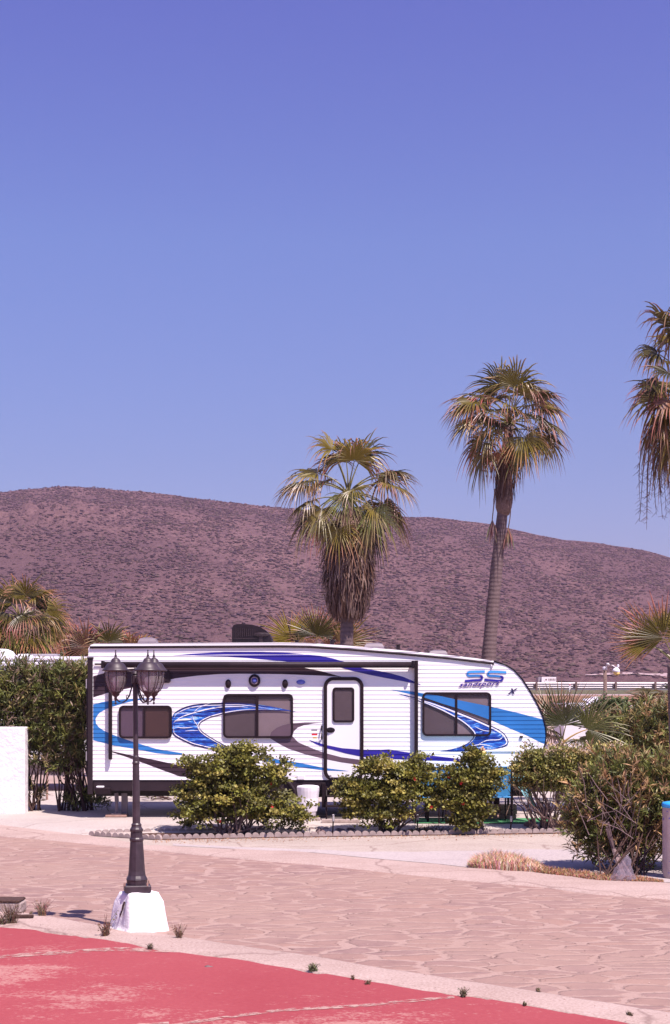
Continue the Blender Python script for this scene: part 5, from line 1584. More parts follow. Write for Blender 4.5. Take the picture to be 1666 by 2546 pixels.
# brown boot-jacket under the crown
mb = MB()
kB = DB / F
ax = lambda y: P(1252 + (1280 - y) * 0.055, y, DB)
prf_ = [(1285, 6), (1280, 14), (1262, 20), (1240, 22), (1215, 19), (1180, 17), (1140, 16), (1090, 12), (1060, 8)]
rings = []
for y, r_ in prf_:
    c = ax(y); rings.append([mb.V((c.x + r_ * kB * (1 + 0.18 * noise.noise(Vector((k_ * 0.9, y * 0.06, 0)))) * math.cos(k_ / 14 * 6.283), DB + r_ * kB * math.sin(k_ / 14 * 6.283), c.z)) for k_ in range(14)])
for i in range(len(rings) - 1):
    for k_ in range(14): mb.Fc(rings[i][k_], rings[i][(k_ + 1) % 14], rings[i + 1][(k_ + 1) % 14], rings[i + 1][k_])
mb.build('crown_shaft', M['bark'], tB, smooth=True)
skirt(tB, cB, 1105, 1240, DB, [(1105, 18), (1140, 26), (1180, 26), (1215, 22), (1250, 24), (1280, 18)], 520, lambda y: 1252 + (1280 - y) * 0.055)
# two dead fans hanging below
for (xs, x, y0, y1) in ((1230, 1224, 1215, 1292), (1270, 1264, 1265, 1312)):
    bl, pe = MB(), MB()
    pts = [P(xs, y0, DB - 0.15), P((xs + x) / 2 + 1, (y0 + y1) / 2, DB - 0.2), P(x, y1, DB - 0.2)]
    pe.tube(pts, 0.012, 4, cols=[(0.22, 0.14, 0.10)] * 3)
    for i in range(26):
        a = rng.uniform(-0.32, 0.32); L_ = rng.uniform(0.35, 0.60); c = pts[-1]; ph = rng.uniform(0, 6.28)
        e = c + Vector((math.sin(a) * L_ * 0.9, math.cos(ph) * 0.1, -L_ * math.cos(a)))
        m_ = c.lerp(e, 0.55) + Vector((math.sin(a) * 0.06, 0, 0))
        cl = (0.22 * rng.uniform(.6, 1.3), 0.14 * rng.uniform(.6, 1.3), 0.10)
        q = [bl.V(c - Vector((0.006, 0, 0)), cl), bl.V(c + Vector((0.006, 0, 0)), cl), bl.V(m_ + Vector((0.014, 0, 0)), cl), bl.V(e, cl), bl.V(m_ - Vector((0.014, 0, 0)), cl)]
        bl.Fc(*q)
    bl.build('hanging_dead_fan', M['dry'], tB, colattr=True); pe.build('dead_petiole', M['dry'], tB, colattr=True)

# palm C: crown at the right edge, ragged
DC = 27.0
cC = P(1725, 990, DC)
rootC = Vector((P(1722, 0, DC).x, DC, 0))
lv = []
for (x, y, s_, dp, kw) in [(1660, 815, 0.85, 0.0, dict(droop=0.5)), (1700, 820, 0.9, -0.2, dict(droop=0.5)), (1630, 880, 0.62, 0.0, {}), (1640, 895, 0.62, 0.4, {}), (1635, 960, 0.60, -0.2, {}), (1640, 975, 0.60, 0.3, {}), (1630, 1055, 0.62, 0.0, {}), (1655, 1040, 0.62, -0.4, {}),
                           (1660, 1110, 0.55, -0.2, dict(dry=0.6)), (1740, 850, 0.9, 0.3, {}), (1800, 900, 0.9, 0, {}), (1820, 980, 0.9, 0.2, {}), (1810, 1060, 0.8, -0.2, {}), (1760, 860, 0.9, -0.3, {}), (1780, 1100, 0.8, 0, {}), (1720, 1090, 0.8, -0.5, {}), (1660, 930, 0.6, -0.6, {}), (1665, 1000, 0.6, -0.6, dict(dry=0.4)), (1668, 850, 0.6, 0.5, {})]:
    kw2 = dict(droop=0.75); kw2.update(kw)
    lv.append(img_leaf(cC, DC, x, y, s_ * 1.0, dp, nl=24, facing=rng.uniform(-0.4, 0.4), sag=1.3, **kw2))
lv += [dict(q, nl=26) for q in crown_leaves(cC, 12, 0.75, 0.6, elr=(-0.8, 1.2), sag=1.3)]
tC = palm('fan_palm', rootC, cC, lv, 'ragged fan palm cut by the right edge, dead flower stalks hanging', (0.20, 0.16))
mb = MB()
for i in range(16):
    x0 = rng.uniform(1575, 1700); yb = rng.uniform(1200, 1345); y0 = rng.uniform(1020, 1090)
    q = [P(1690, 1010, DC), P((1690 + x0) / 2 + 10, y0 - 20, DC), P(x0 + 6, y0 + 50, DC), P(x0, (y0 + yb) / 2 + 20, DC), P(x0 + rng.uniform(-8, 12), yb, DC)]
    dpt = rng.uniform(-0.4, 0.3)
    q = [v + Vector((0, dpt, 0)) for v in q]
    cl = (0.16, 0.095, 0.085)
    mb.tube(q, [0.014, 0.011, 0.008, 0.006, 0.003], 4, cols=[cl] * 5)
    for j in range(26):
        b = q[3].lerp(q[4], rng.uniform(-0.5, 1.0)) if rng.random() < 0.7 else q[2].lerp(q[3], rng.random())
        e = b + Vector((rng.uniform(-0.10, 0.10), rng.uniform(-0.05, 0.05), -rng.uniform(0.02, 0.10)))
        mb.tube([b, e], [0.004, 0.0022], 3, cols=[cl] * 2)
mb.build('flower_stalks', M['dry'], tC, colattr=True)

# palm D: left, bushy
DD = 37.0
cD = P(50, 1540, DD)
rootD = Vector((P(50, 0, DD).x, DD, 0))
lv = []
for (x, y, s_, dp, kw) in [(35, 1490, 0.75, 0, dict(droop=0.35, cam=0.5)), (65, 1480, 0.72, -0.2, dict(droop=0.35, cam=0.5)), (95, 1495, 0.72, 0.1, {}), (110, 1500, 0.6, 0.5, {}), (120, 1520, 0.66, -0.2, {}), (130, 1545, 0.6, 0.3, {}), (128, 1550, 0.62, -0.2, {}), (120, 1570, 0.62, 0.2, {}), (100, 1575, 0.66, -0.4, dict(gcol=(0.18, 0.20, 0.04))),
                           (5, 1490, 0.72, 0.1, {}), (-15, 1505, 0.7, -0.3, {}), (-25, 1530, 0.66, 0.2, {}), (-15, 1560, 0.66, -0.4, {}), (0, 1580, 0.6, 0, {}), (35, 1580, 0.62, -0.6, dict(gcol=(0.24, 0.25, 0.05), droop=1.2)), (60, 1530, 0.6, -0.7, {}), (85, 1540, 0.6, -0.6, {}), (25, 1535, 0.6, -0.7, {}), (50, 1585, 0.5, 0.5, dict(dry=0.6, droop=1.2)), (80, 1590, 0.5, 0.4, dict(dry=0.6, droop=1.2))]:
    kw2 = dict(droop=0.8, cam=0.5); kw2.update(kw)
    lv.append(img_leaf(cD, DD, x, y, s_ * 1.05, dp, nl=32, facing=rng.uniform(-0.35, 0.35), sag=0.9, **kw2))
lv += [dict(q, nl=28) for q in crown_leaves(cD, 16, 0.80, 0.55, elr=(-0.6, 1.3), sag=0.8)]
tD = palm('fan_palm', rootD, cD, lv, 'short bushy fan palm at the far left, above the white trailer roof', (0.24, 0.20))
skirt(tD, cD, 1560, 1660, DD, [(1560, 20), (1600, 34), (1640, 36), (1680, 30)], 500, lambda y: 50)

# low palms behind the trailer
DE = 40.0
cE = P(262, 1645, DE)
lv = []
for (x, y, s_, dp, kw) in [(272, 1605, 0.62, 0.0, dict(droop=0.2, cam=0.7)), (240, 1620, 0.62, 0.1, dict(dry=0.3)), (215, 1620, 0.72, -0.1, dict(dry=0.35)), (195, 1622, 0.70, 0.2, {}), (300, 1620, 0.6, 0.1, {}), (325, 1628, 0.62, -0.1, dict(dry=0.35)), (345, 1635, 0.6, 0.2, {}), (180, 1640, 0.6, 0, {}), (160, 1600, 0.4, 0.4, {}), (255, 1625, 0.6, -0.3, dict(dry=0.4))]:
    kw2 = dict(droop=0.3, cam=0.8); kw2.update(kw)
    lv.append(img_leaf(cE, DE, x, y - 8, s_ * 1.35, dp, nl=28, sag=0.5, **kw2))
palm('fan_palm', Vector((cE.x, DE, 0)), cE, lv, 'low fan palm just showing above the trailer roof behind the lanterns', (0.2, 0.18))
DF_ = 38.0
cF = P(790, 1625, DF_)
lv = []
for (x, y, s_, dp, kw) in [(787, 1580, 0.92, -0.1, dict(droop=0.1, sag=0.12)), (722, 1588, 0.95, 0, dict(sag=0.25)), (735, 1600, 0.85, 0.15, dict(sag=0.4)), (765, 1575, 0.85, 0.3, dict(sag=0.15)), (825, 1582, 0.85, 0.25, dict(sag=0.2)), (855, 1600, 0.95, 0.1, dict(sag=0.3, facing=0.5)), (850, 1612, 0.8, -0.1, dict(dry=0.35, sag=0.5)),
                           (745, 1615, 0.55, -0.2, dict(dry=0.6, sag=0.8)), (815, 1612, 0.55, -0.25, dict(dry=0.5, sag=0.8)), (725, 1622, 0.5, -0.1, dict(dry=0.7)), (770, 1610, 0.5, -0.3, dict(dry=0.55, sag=0.8)), (805, 1590, 0.7, 0.1, {})]:
    kw2 = dict(droop=0.3, sag=0.4, cam=0.85); kw2.update(kw)
    lv.append(img_leaf(cF, DF_, x, y, s_, dp * 0.6, nl=38, **kw2))
palm('fan_palm', Vector((cF.x, DF_, 0)), cF, lv, 'broad low fan palm at the foot of the long-skirted palm, behind the roof', (0.2, 0.18))
# right edge palm over the streetlight
DG = 33.0
cG = P(1655, 1650, DG)
lv = []
for (x, y, s_, dp, kw) in [(1650, 1585, 1.35, -0.1, dict(droop=0.1, sag=0.05)), (1615, 1598, 1.2, 0, dict(droop=0.15, sag=0.15, spread=80)), (1575, 1610, 0.5, 0.3, dict(dry=0.7, droop=1.2)), (1700, 1570, 1.0, 0.1, {}), (1740, 1600, 0.9, 0, {}), (1650, 1560, 0.8, 0.3, dict(sag=0.3)), (1760, 1650, 0.9, 0, {}), (1700, 1600, 0.9, -0.4, {})]:
    kw2 = dict(droop=0.4, sag=0.4, cam=0.85); kw2.update(kw)
    lv.append(img_leaf(cG + Vector((0.2, 0, 0)), DG, x, y, s_ * 0.8, dp, nl=32, **kw2))
palm('fan_palm', Vector((cG.x + 0.3, DG, 0)), cG + Vector((0.2, 0, 0)), lv, 'fan palm at the right edge spreading stiff fronds above the street light', (0.2, 0.17))
# small palm right of the nose of the trailer
DH = 31.0
cH = P(1396, 1850, DH)
lv = [img_leaf(cH, DH, 1392, 1805, 0.95, 0.0, cam=0.9, droop=0.1, nl=36, sag=0.1, spread=100, gcol=(0.065, 0.068, 0.02), facing=0.2),
      img_leaf(cH, DH, 1368, 1800, 0.90, 0.2, cam=0.9, droop=0.1, nl=36, sag=0.1, spread=100, gcol=(0.06, 0.065, 0.02), facing=-0.5),
      img_leaf(cH, DH, 1408, 1800, 0.90, -0.1, cam=0.9, droop=0.1, nl=36, sag=0.1, spread=100, gcol=(0.09, 0.10, 0.03), facing=0.5),
      img_leaf(cH, DH, 1462, 1815, 0.92, -0.1, cam=0.9, droop=0.5, nl=36, sag=0.35, spread=118, gcol=(0.12, 0.125, 0.035), pcol=(0.45, 0.28, 0.08)),
      img_leaf(cH, DH, 1440, 1840, 0.5, 0.2, droop=0.6, nl=28, sag=0.3, gcol=(0.10, 0.11, 0.03)),
      img_leaf(cH, DH, 1370, 1830, 0.6, 0.3, droop=1.0, nl=28, sag=0.8, dry=1.0), img_leaf(cH, DH, 1362, 1815, 0.5, 0.4, droop=1.0, nl=28, sag=0.8, dry=1.0)]
palm('fan_palm', Vector((cH.x, DH, 0)), cH, lv, 'small fan palm with an orange leaf stalk just right of the trailer nose', (0.13, 0.10))
DI = 44.0
cI = P(1640, 1745, DI)
lv = crown_leaves(cI, 9, 0.80, 0.45, elr=(0.1, 1.3), nl=28, sag=0.4)
palm('fan_palm', Vector((cI.x, DI, 0)), cI, lv, 'green fan palm at the right edge just below the guardrail', (0.18, 0.15))
cJ = P(1588, 1760, 44)
lv = crown_leaves(cJ, 6, 0.42, 0.25, elr=(0.5, 1.4), nl=24, sag=0.3)
for q in lv: q['gcol'] = (0.22, 0.17, 0.04)
palm('fan_palm', Vector((cJ.x, 44, 0)), cJ, lv, 'tiny yellowing fan palm above the low white camper', (0.1, 0.09))

# ------------------------------------------------------------------ structures left and right
# white wall on the left
t_ = thing('white_wall', Vector(((20 - CX) * 28.3 / F, 28.3, 0)), 'plain whitewashed wall end at the left edge beside the oleanders', 'wall')
mb = MB(); p = P(62, 1808, 28.3); q = P(62, 2027, 28.3)
mb.box(((p.x - 4.0 + p.x) / 2, 28.45, (p.z + 0.0) / 2), (4.0, 0.30, p.z), bevel=0.012)
mb.build('masonry', M['rough_white'], t_)

# second trailer, left behind the hedge
D2 = 34.0
t_ = thing('white_trailer', Vector((P(60, 0, D2).x, D2 + 1.2, 0)), 'plain white trailer behind the oleander hedge on the left', 'trailer')
x0 = P(-420, 0, D2).x; x1 = P(221, 0, D2).x; z1 = P(0, 1632, D2).z; z0 = 0.75
mb = MB()
mb.prism(rrect(x0, z0, x1, z1, 0.12), D2 + 0.02, D2 + 2.4)
mb.build('body', M['white_paint'], t_)
mb = MB(); nlev = 26; prevr = None
for i in range(nlev * 2 + 1):
    z = z0 + 0.1 + (z1 - z0 - 0.25) * i / (nlev * 2)
    r_ = [mb.V((x0 + 0.05, D2 + (0.0 if i % 2 else 0.012), z)), mb.V((x1 - 0.03, D2 + (0.0 if i % 2 else 0.012), z))]
    if prevr: mb.Fc(prevr[0], prevr[1], r_[1], r_[0])
    prevr = r_
mb.build('side_cladding', M['white_paint'], t_)
mb = MB(); mb.box(((x0 + x1) / 2, D2 - 0.02, z1 - 0.05), (x1 - x0, 0.06, 0.05), bevel=0.01); mb.box(((x0 + x1) / 2, D2 - 0.06, z1 - 0.17), (x1 - x0 - 0.1, 0.12, 0.10), bevel=0.02)
mb.build('awning_roll', M['white_plastic'], t_)
pa = P(4, 1632, D2 + 1); 
mb = MB(); mb.lathe((pa.x, D2 + 1, z1 - 0.02), [(0.26, 0), (0.27, 0.06), (0.22, 0.14), (0.12, 0.19), (0.02, 0.20)], 20, sqx=1.15, sqy=1); mb.build('roof_dome', M['white_plastic'], t_, smooth=True)
pa = P(72, 1632, D2 + 1)
mb = MB(); mb.lathe((pa.x, D2 + 1, z1 - 0.02), [(0.30, 0), (0.30, 0.04), (0.22, 0.085), (0.02, 0.09)], 16, sqx=1, sqy=1.2); mb.build('roof_vent', M['white_plastic'], t_, smooth=True)
pa = P(113, 1628, D2 + 1)
mb = MB(); mb.box((pa.x, D2 + 1, z1 + 0.02), (0.60, 0.6, 0.09), bevel=0.02); mb.build('roof_panel', M['grey_metal'], t_)
mb = MB(); mb.box(((x0 + x1) / 2, D2 + 0.3, 0.58), (x1 - x0 - 0.3, 0.04, 0.35)); mb.build('skirt', M['beige_wall'], t_)
for cx in (-60, 10):
    p = P(cx, 0, D2); mb = MB(); mb.lathe((p.x, D2 + 0.2, 0.34), [(0.18, -0.1), (0.31, -0.1), (0.33, 0), (0.31, 0.1), (0.18, 0.1)], 20, tilt=Matrix.Rotation(R(90), 3, 'X')); mb.build('wheel', M['black_rubber'], t_)
# small post behind the hedge
o = MB(); p = P(117, 1955, 31.5); o.tube([(p.x, 31.5, 0), (p.x, 31.5, P(0, 1888, 31.5).z)], 0.022, 8)
o.lathe((p.x, 31.5, 0), [(0.06, 0.0), (0.06, 0.03), (0.03, 0.04)], 10)
ob = o.build('marker_post', M['wood'], loc=(p.x, 31.5, 0)); tag(ob, 'thin reddish post standing behind the oleander stems', 'post')

# low white camper, right background
D3 = 46.0
t_ = thing('white_camper', Vector((P(1500, 0, D3).x, D3, 0)), 'low white camper behind the bushes right of the trailer nose', 'camper')
x0 = P(1402, 0, D3).x; x1 = P(1655, 0, D3).x; z1 = P(0, 1753, D3).z
mb = MB(); mb.prism(rrect(x0, 0.25, x1, z1 - 0.05, 0.10), D3, D3 + 2.2); mb.build('body', M['white_paint'], t_)
mb = MB(); mb.box(((x0 + x1) / 2, D3 + 1.1, z1 - 0.01), (x1 - x0 + 0.1, 2.4, 0.09), bevel=0.02); mb.box(((x0 + x1) / 2, D3 - 0.02, z1 - 0.16), (x1 - x0, 0.04, 0.03)); mb.build('roof', M['white_plastic'], t_)
pa = P(1478, 0, D3 + 0.8)
mb = MB(); 
mb.prism([(pa.x - 0.32, z1 + 0.14), (pa.x - 0.12, z1 + 0.02), (pa.x + 0.12, z1 + 0.02), (pa.x + 0.12, z1 + 0.20), (pa.x - 0.30, z1 + 0.165)], D3 + 0.6, D3 + 1.1)
mb.box((pa.x + 0.05, D3 + 0.85, z1 + 0.20), (0.24, 0.4, 0.06), bevel=0.02); mb.build('roof_unit', M['white_plastic'], t_)
for cx in (1450, 1600):
    p = P(cx, 0, D3); mb = MB(); mb.lathe((p.x, D3 + 0.15, 0.32), [(0.18, -0.1), (0.30, -0.1), (0.32, 0), (0.30, 0.1), (0.18, 0.1)], 20, tilt=Matrix.Rotation(R(90), 3, 'X')); mb.build('wheel', M['black_rubber'], t_)

# gooseneck street light
DS = 44.0
foot2 = Vector((P(1504, 0, DS).x, DS, 0))
t_ = thing('street_light', foot2, 'tall thin street light with a white gooseneck head, right of the trailer', 'street light')
zt = P(0, 1662, DS).z
mb = MB(); mb.tube([foot2, foot2 + Vector((0.02, 0, zt * 0.5)), Vector((foot2.x, DS, zt))], [0.065, 0.055, 0.05], 10); mb.build('pole', M['bark'], t_, smooth=True)
mb = MB(); mb.lathe((foot2.x, DS, zt - 0.03), [(0.06, 0), (0.065, 0.06), (0.03, 0.08)], 10); mb.build('pole_cap', M['white_plastic'], t_)
mb = MB(); mb.tube([P(1504, 1668, DS - 0.06), P(1508, 1656, DS - 0.06), P(1514, 1652, DS - 0.06), P(1524, 1655, DS - 0.06), P(1532, 1660, DS - 0.06)], 0.018, 6)
mb.lathe(P(1511, 1652, DS - 0.06) - Vector((0, 0, 0.03)), [(0.04, 0), (0.045, 0.05), (0.03, 0.07)], 8)
mb.build('gooseneck', M['galvanised'], t_, smooth=True)
hc = P(1533, 1664, DS - 0.06)
tl = Matrix.Rotation(R(10), 3, 'Y')
mb = MB(); mb.lathe(hc, [(0.10, -0.08), (0.105, -0.05), (0.09, 0.0), (0.05, 0.03), (0.02, 0.06)], 16, tilt=tl); hd = mb.build('lamp_head', M['white_plastic'], t_, smooth=True)
mb = MB(); mb.lathe(hc + Vector((0, 0, -0.08)), [(0.05, -0.08), (0.085, -0.05), (0.095, 0.0)], 16, tilt=tl); mb.build('refractor', M['yellow'], hd, smooth=True)
mb = MB(); mb.lathe(P(1537, 1656, DS - 0.06), [(0.03, -0.03), (0.03, 0.03), (0.015, 0.045)], 8); mb.build('photocell', M['white_plastic'], hd)

# guardrail
DGd = 154.0
t_ = thing('guardrail', Vector((20, DGd, 1.38)), 'galvanised highway guardrail along the embankment below the hill', 'guardrail')
zr_t = P(0, 1696.5, DGd).z; zr_b = P(0, 1712.5, DGd).z
nz = 25; mb = MB(); prevr = None
prof_r = []
for i in range(nz):
    u = i / (nz - 1); prof_r.append((zr_b + (zr_t - zr_b) * u, -0.10 * (0.5 - 0.5 * math.cos(u * 2 * math.pi * 3)) - 0.01))
for (z, y) in prof_r:
    r_ = [mb.V((-60, DGd + y - 0.1, z)), mb.V((110, DGd + y - 0.1, z))]
    if prevr: mb.Fc(prevr[0], prevr[1], r_[1], r_[0])
    prevr = r_
mb.build('rail', M['galvanised'], t_)
step = 98.3 * DGd / F; xst = P(1333, 0, DGd).x
for i in range(-14, 22):
    xx = xst + i * step
    mb = MB(); mb.box((xx, DGd - 0.34, (1.30 + zr_t) / 2 + 0.02), (0.19, 0.16, zr_t - 1.26), bevel=0.01)
    mb.box((xx - 0.16, DGd - 0.24, (zr_t + zr_b) / 2), (0.18, 0.10, 0.34), bevel=0.01)
    mb.build('post', M['bark'], t_)
t_ = thing('delineator', Vector((P(1417, 0, 150).x, 150, 1.2)), 'thin white marker post in front of the guardrail', 'marker post')
mb = MB(); p = P(1417, 1699, 150); q = P(1417, 1728, 150); mb.box((p.x, 150, (p.z + q.z) / 2), (0.13, 0.05, p.z - q.z), bevel=0.01); mb.build('stake', M['white_paint'], t_)
mb = MB(); mb.box((p.x, 149.96, p.z - 0.12), (0.11, 0.01, 0.10)); mb.build('reflector', M['red'], t_)

# small far building
DBd = 320.0
t_ = thing('far_building', Vector((P(1360, 0, DBd).x, DBd, 1.6)), 'small white blocky building at the foot of the hill behind the guardrail', 'building')
a = P(1347, 1683, DBd); b = P(1383, 1706, DBd)
mb = MB(); mb.box(((a.x + b.x) / 2, DBd + 2, (a.z + b.z) / 2), (b.x - a.x, 4, a.z - b.z)); mb.build('wall', M['white_paint'], t_)
a2 = P(1340, 1683.5, DBd); b2 = P(1347, 1706, DBd)
mb = MB(); mb.box(((a2.x + b2.x) / 2, DBd + 3.0, (a2.z + b2.z) / 2), (b2.x - a2.x, 4, a2.z - b2.z - 0.02)); mb.build('side_wing', M['grey_metal'], t_)
for cx in (1358, 1365, 1369, 1372.5, 1376, 1380):
    p = P(cx, 1689.5, DBd); mb = MB(); mb.box((p.x, DBd - 0.02, p.z), (0.13 if cx != 1358 else 0.28, 0.06, 0.38 if cx != 1358 else 0.22)); mb.build('window', M['blind_brown'], t_)

# ------------------------------------------------------------------ bin, bag, small things
g_ = G(1682, 2184)
t_ = thing('litter_bin', g_, 'pale drum bin with blue lid and blue paint marks at the right edge', 'bin')
kk = g_.y / F; zt = H - (1997 - HY) * kk
mb = MB(); mb.lathe(g_, [(0.15, 0.0), (0.165, 0.03), (0.17, 0.12), (0.17, zt - 0.06), (0.17, zt)], 28); mb.build('drum', M['barrel'], t_, smooth=False)
mb = MB(); mb.lathe(g_ + Vector((0, 0, zt)), [(0.176, -0.05), (0.178, -0.012), (0.168, 0.012), (0.10, 0.022), (0.02, 0.024)], 28); mb.build('lid', M['lid_blue'], t_, smooth=True)

g_ = G(1546, 2192)
mb = MB(); nn_ = 18
rows = []
k = g_.y / F
hgt = 66 * k
for i in range(9):
    u = i / 8
    cx_ = g_.x + (1560 - 1546) * k * u
    rr_ = (1 - u) ** 0.75
    row = []
    for j in range(nn_):
        a = 2 * math.pi * j / nn_
        n_ = 1 + 0.42 * noise.noise(Vector((math.cos(a) * 2.2, math.sin(a) * 2.2, u * 3))) + 0.16 * noise.noise(Vector((math.cos(a) * 6, math.sin(a) * 6, u * 9)))
        row.append(mb.V((cx_ + math.cos(a) * 33 * k * rr_ * n_, g_.y + math.sin(a) * 22 * k * rr_ * n_, u * hgt * (1 + 0.06 * noise.noise(Vector((a, 0, 0)))))))
    rows.append(row)
for i in range(8):
    for j in range(nn_): mb.Fc(rows[i][j], rows[i][(j + 1) % nn_], rows[i + 1][(j + 1) % nn_], rows[i + 1][j])
ob = mb.build('plastic_bag', M['bag_film'], loc=g_); tag(ob, 'clear plastic bag slumped in the dry weeds before the oleander', 'plastic bag')

# white bin with a bag by the door
p = P(766, 1954, 26.9)
t_ = thing('pail', Vector((p.x, 26.9, ZS)), 'white pail lined with a white plastic bag left of the trailer door', 'pail')
mb = MB(); mb.lathe((p.x, 26.9, ZS), [(0.13, 0), (0.14, 0.2), (0.165, p.z - ZS - 0.05)], 20, capt=False); mb.build('bucket', M['white_plastic'], t_, smooth=True)
mb = MB(); rr = []
for i, (r_, z) in enumerate([(0.150, p.z - 0.42), (0.175, p.z - 0.30), (0.170, p.z - 0.2), (0.185, p.z - 0.08), (0.188, p.z - 0.02), (0.180, p.z), (0.10, p.z + 0.012)]):
    rr.append([mb.V((p.x + r_ * (1 + 0.07 * noise.noise(Vector((j * 1.3, i * 0.9, 0)))) * math.cos(j / 20 * 6.283), 26.9 + r_ * math.sin(j / 20 * 6.283), z)) for j in range(20)])
for i in range(len(rr) - 1):
    for j in range(20): mb.Fc(rr[i][j], rr[i][(j + 1) % 20], rr[i + 1][(j + 1) % 20], rr[i + 1][j])
mb.Fc(*rr[-1])
mb.build('bag_liner', M['white_plastic'], t_, smooth=False)

# turf mat
a = G(1012, 2046, ZS + 0.006); mb = MB()
ya, yb = 26.25, 27.15
mb.box(((P(1028, 0, 26.7).x + P(1385, 0, 26.7).x) / 2, (ya + yb) / 2, ZS + 0.010), (P(1385, 0, 26.7).x - P(1028, 0, 26.7).x, yb - ya, 0.012), bevel=0.003)
ob = mb.build('turf_mat', M['turf'], loc=(P(1200, 0, 26.7).x, 26.7, ZS)); tag(ob, 'green artificial turf mat under the table and chairs', 'mat')

# table with cloth
Dt = 26.75
xa, xb = P(1042, 0, Dt).x, P(1288, 0, Dt).x
zt = 0.76 + ZS
t_ = thing('table', Vector(((xa + xb) / 2, Dt, ZS)), 'table covered by a turquoise cloth in front of the trailer nose', 'table')
mb = MB(); mb.box(((xa + xb) / 2, Dt, zt - 0.02), (xb - xa, 0.7, 0.03), bevel=0.004); mb.build('tabletop', M['black_plastic'], t_)
for sx_ in (0.08, 0.92):
    for sy_ in (-0.28, 0.28):
        mb = MB(); mb.tube([(xa + (xb - xa) * sx_, Dt + sy_, ZS + 0.016), (xa + (xb - xa) * sx_, Dt + sy_, zt - 0.03)], 0.02, 8); mb.build('leg', M['frame_black'], t_)
mb = MB()
nx, ny = 48, 14
x0_, x1_ = xa - 0.07, xb + 0.07
rows = []
for j in range(ny):
    row = []
    v = j / (ny - 1)
    for i in range(nx):
        u = i / (nx - 1); X = x0_ + (x1_ - x0_) * u
        if j < 3: Y = Dt + 0.36 - 0.72 * j / 2; Z = zt + 0.004
        else:
            q_ = (j - 2) / (ny - 3)
            drop = 0.13 + 0.41 * max(0, (u - 0.90) / 0.10) ** 1.3 + 0.34 * max(0, (0.07 - u) / 0.07)
            Y = Dt - 0.37 - 0.02 * math.sin(u * 70) * q_ - 0.02 * q_; Z = zt - drop * q_
            X += 0.10 * q_ * max(0, (u - 0.85) / 0.15)
        row.append(mb.V((X, Y, Z)))
    rows.append(row)
for j in range(ny - 1):
    for i in range(nx - 1): mb.Fc(rows[j][i], rows[j][i + 1], rows[j + 1][i + 1], rows[j + 1][i])
# right hanging end
for i in range(10):
    pass
ob = mb.build('tablecloth', M['cloth_teal'], loc=((xa + xb) / 2, Dt, zt), smooth=True); tag(ob, 'turquoise cloth hanging over the table ends', 'tablecloth')
mb = MB(); pr = None
for j in range(9):
    q_ = j / 8; row = []
    for i in range(9):
        u = i / 8
        row.append(mb.V((xb + 0.075 + 0.17 * q_ * (0.3 + 0.7 * (1 - u)) + 0.012 * math.sin(u * 16 + 1), Dt - 0.36 + 0.72 * u, zt + 0.002 - q_ * (0.50 - 0.25 * u + 0.05 * math.sin(u * 9)))))
    if pr:
        for i in range(8): mb.Fc(pr[i], pr[i + 1], row[i + 1], row[i])
    pr = row
mb.build('side_drape', M['cloth_teal'], ob, smooth=True)
# chairs
def chair(cx, cy, rz, label):
    t_ = thing('garden_chair', Vector((0, 0, 0)), label, 'chair', 'blue sling chairs round the table')
    for s_ in (-1, 1):
        mb = MB(); mb.tube([(s_ * 0.25, -0.24, 0), (s_ * 0.25, -0.22, 0.62), (s_ * 0.25, 0.1, 0.62)], 0.013, 6); mb.build('leg', M['frame_black'], t_)
        mb = MB(); mb.tube([(s_ * 0.25, 0.22, 0), (s_ * 0.25, 0.18, 0.42), (s_ * 0.245, 0.25, 0.92)], 0.014, 6); mb.build('leg', M['frame_black'], t_)
    mb = MB(); mb.box((0, -0.01, 0.42), (0.48, 0.46, 0.022), bevel=0.008); mb.build('seat', M['chair_blue'], t_)
    mb = MB(); a = [mb.V((-0.235, 0.185, 0.45)), mb.V((0.235, 0.185, 0.45)), mb.V((0.235, 0.215, 0.68)), mb.V((-0.235, 0.215, 0.68)), mb.V((0.232, 0.25, 0.91)), mb.V((-0.232, 0.25, 0.91))]
    mb.Fc(a[0], a[1], a[2], a[3]); mb.Fc(a[3], a[2], a[4], a[5]); 
    mb.tube([(-0.245, 0.25, 0.915), (0.245, 0.25, 0.915)], 0.012, 6); mb.build('backrest', M['chair_blue'], t_)
    t_.location = (cx, cy, ZS + 0.016); t_.rotation_euler = (0, 0, rz)
    return t_
chair(P(1228, 0, 26.35).x, 26.38, R(187), 'blue chair with its back to us, at the right end of the table')
chair(P(1130, 0, 26.3).x, 26.32, R(176), 'blue chair hidden behind the narrow hibiscus bush')
chair(P(1068, 0, 26.3).x, 26.34, R(183), 'blue chair seen between the two smaller hibiscus bushes')
# bricks under the front
for i, (cx, cy) in enumerate(((1215, 27.0), (1262, 27.1))):
    p = P(cx, 0, cy); mb = MB()
    for r_ in range(3): mb.box((p.x + 0.01 * (r_ % 2), cy, ZS + 0.05 + 0.082 * r_), (0.28, 0.18, 0.075), rz=R(4 * r_ - 3), bevel=0.004)
    ob = mb.build('brick_stack', M['wood'], loc=(p.x, cy, ZS)); tag(ob, ('stack of reddish bricks under the trailer behind the right blue chair', 'stack of reddish bricks by the hanging end of the turquoise cloth')[i], 'bricks')

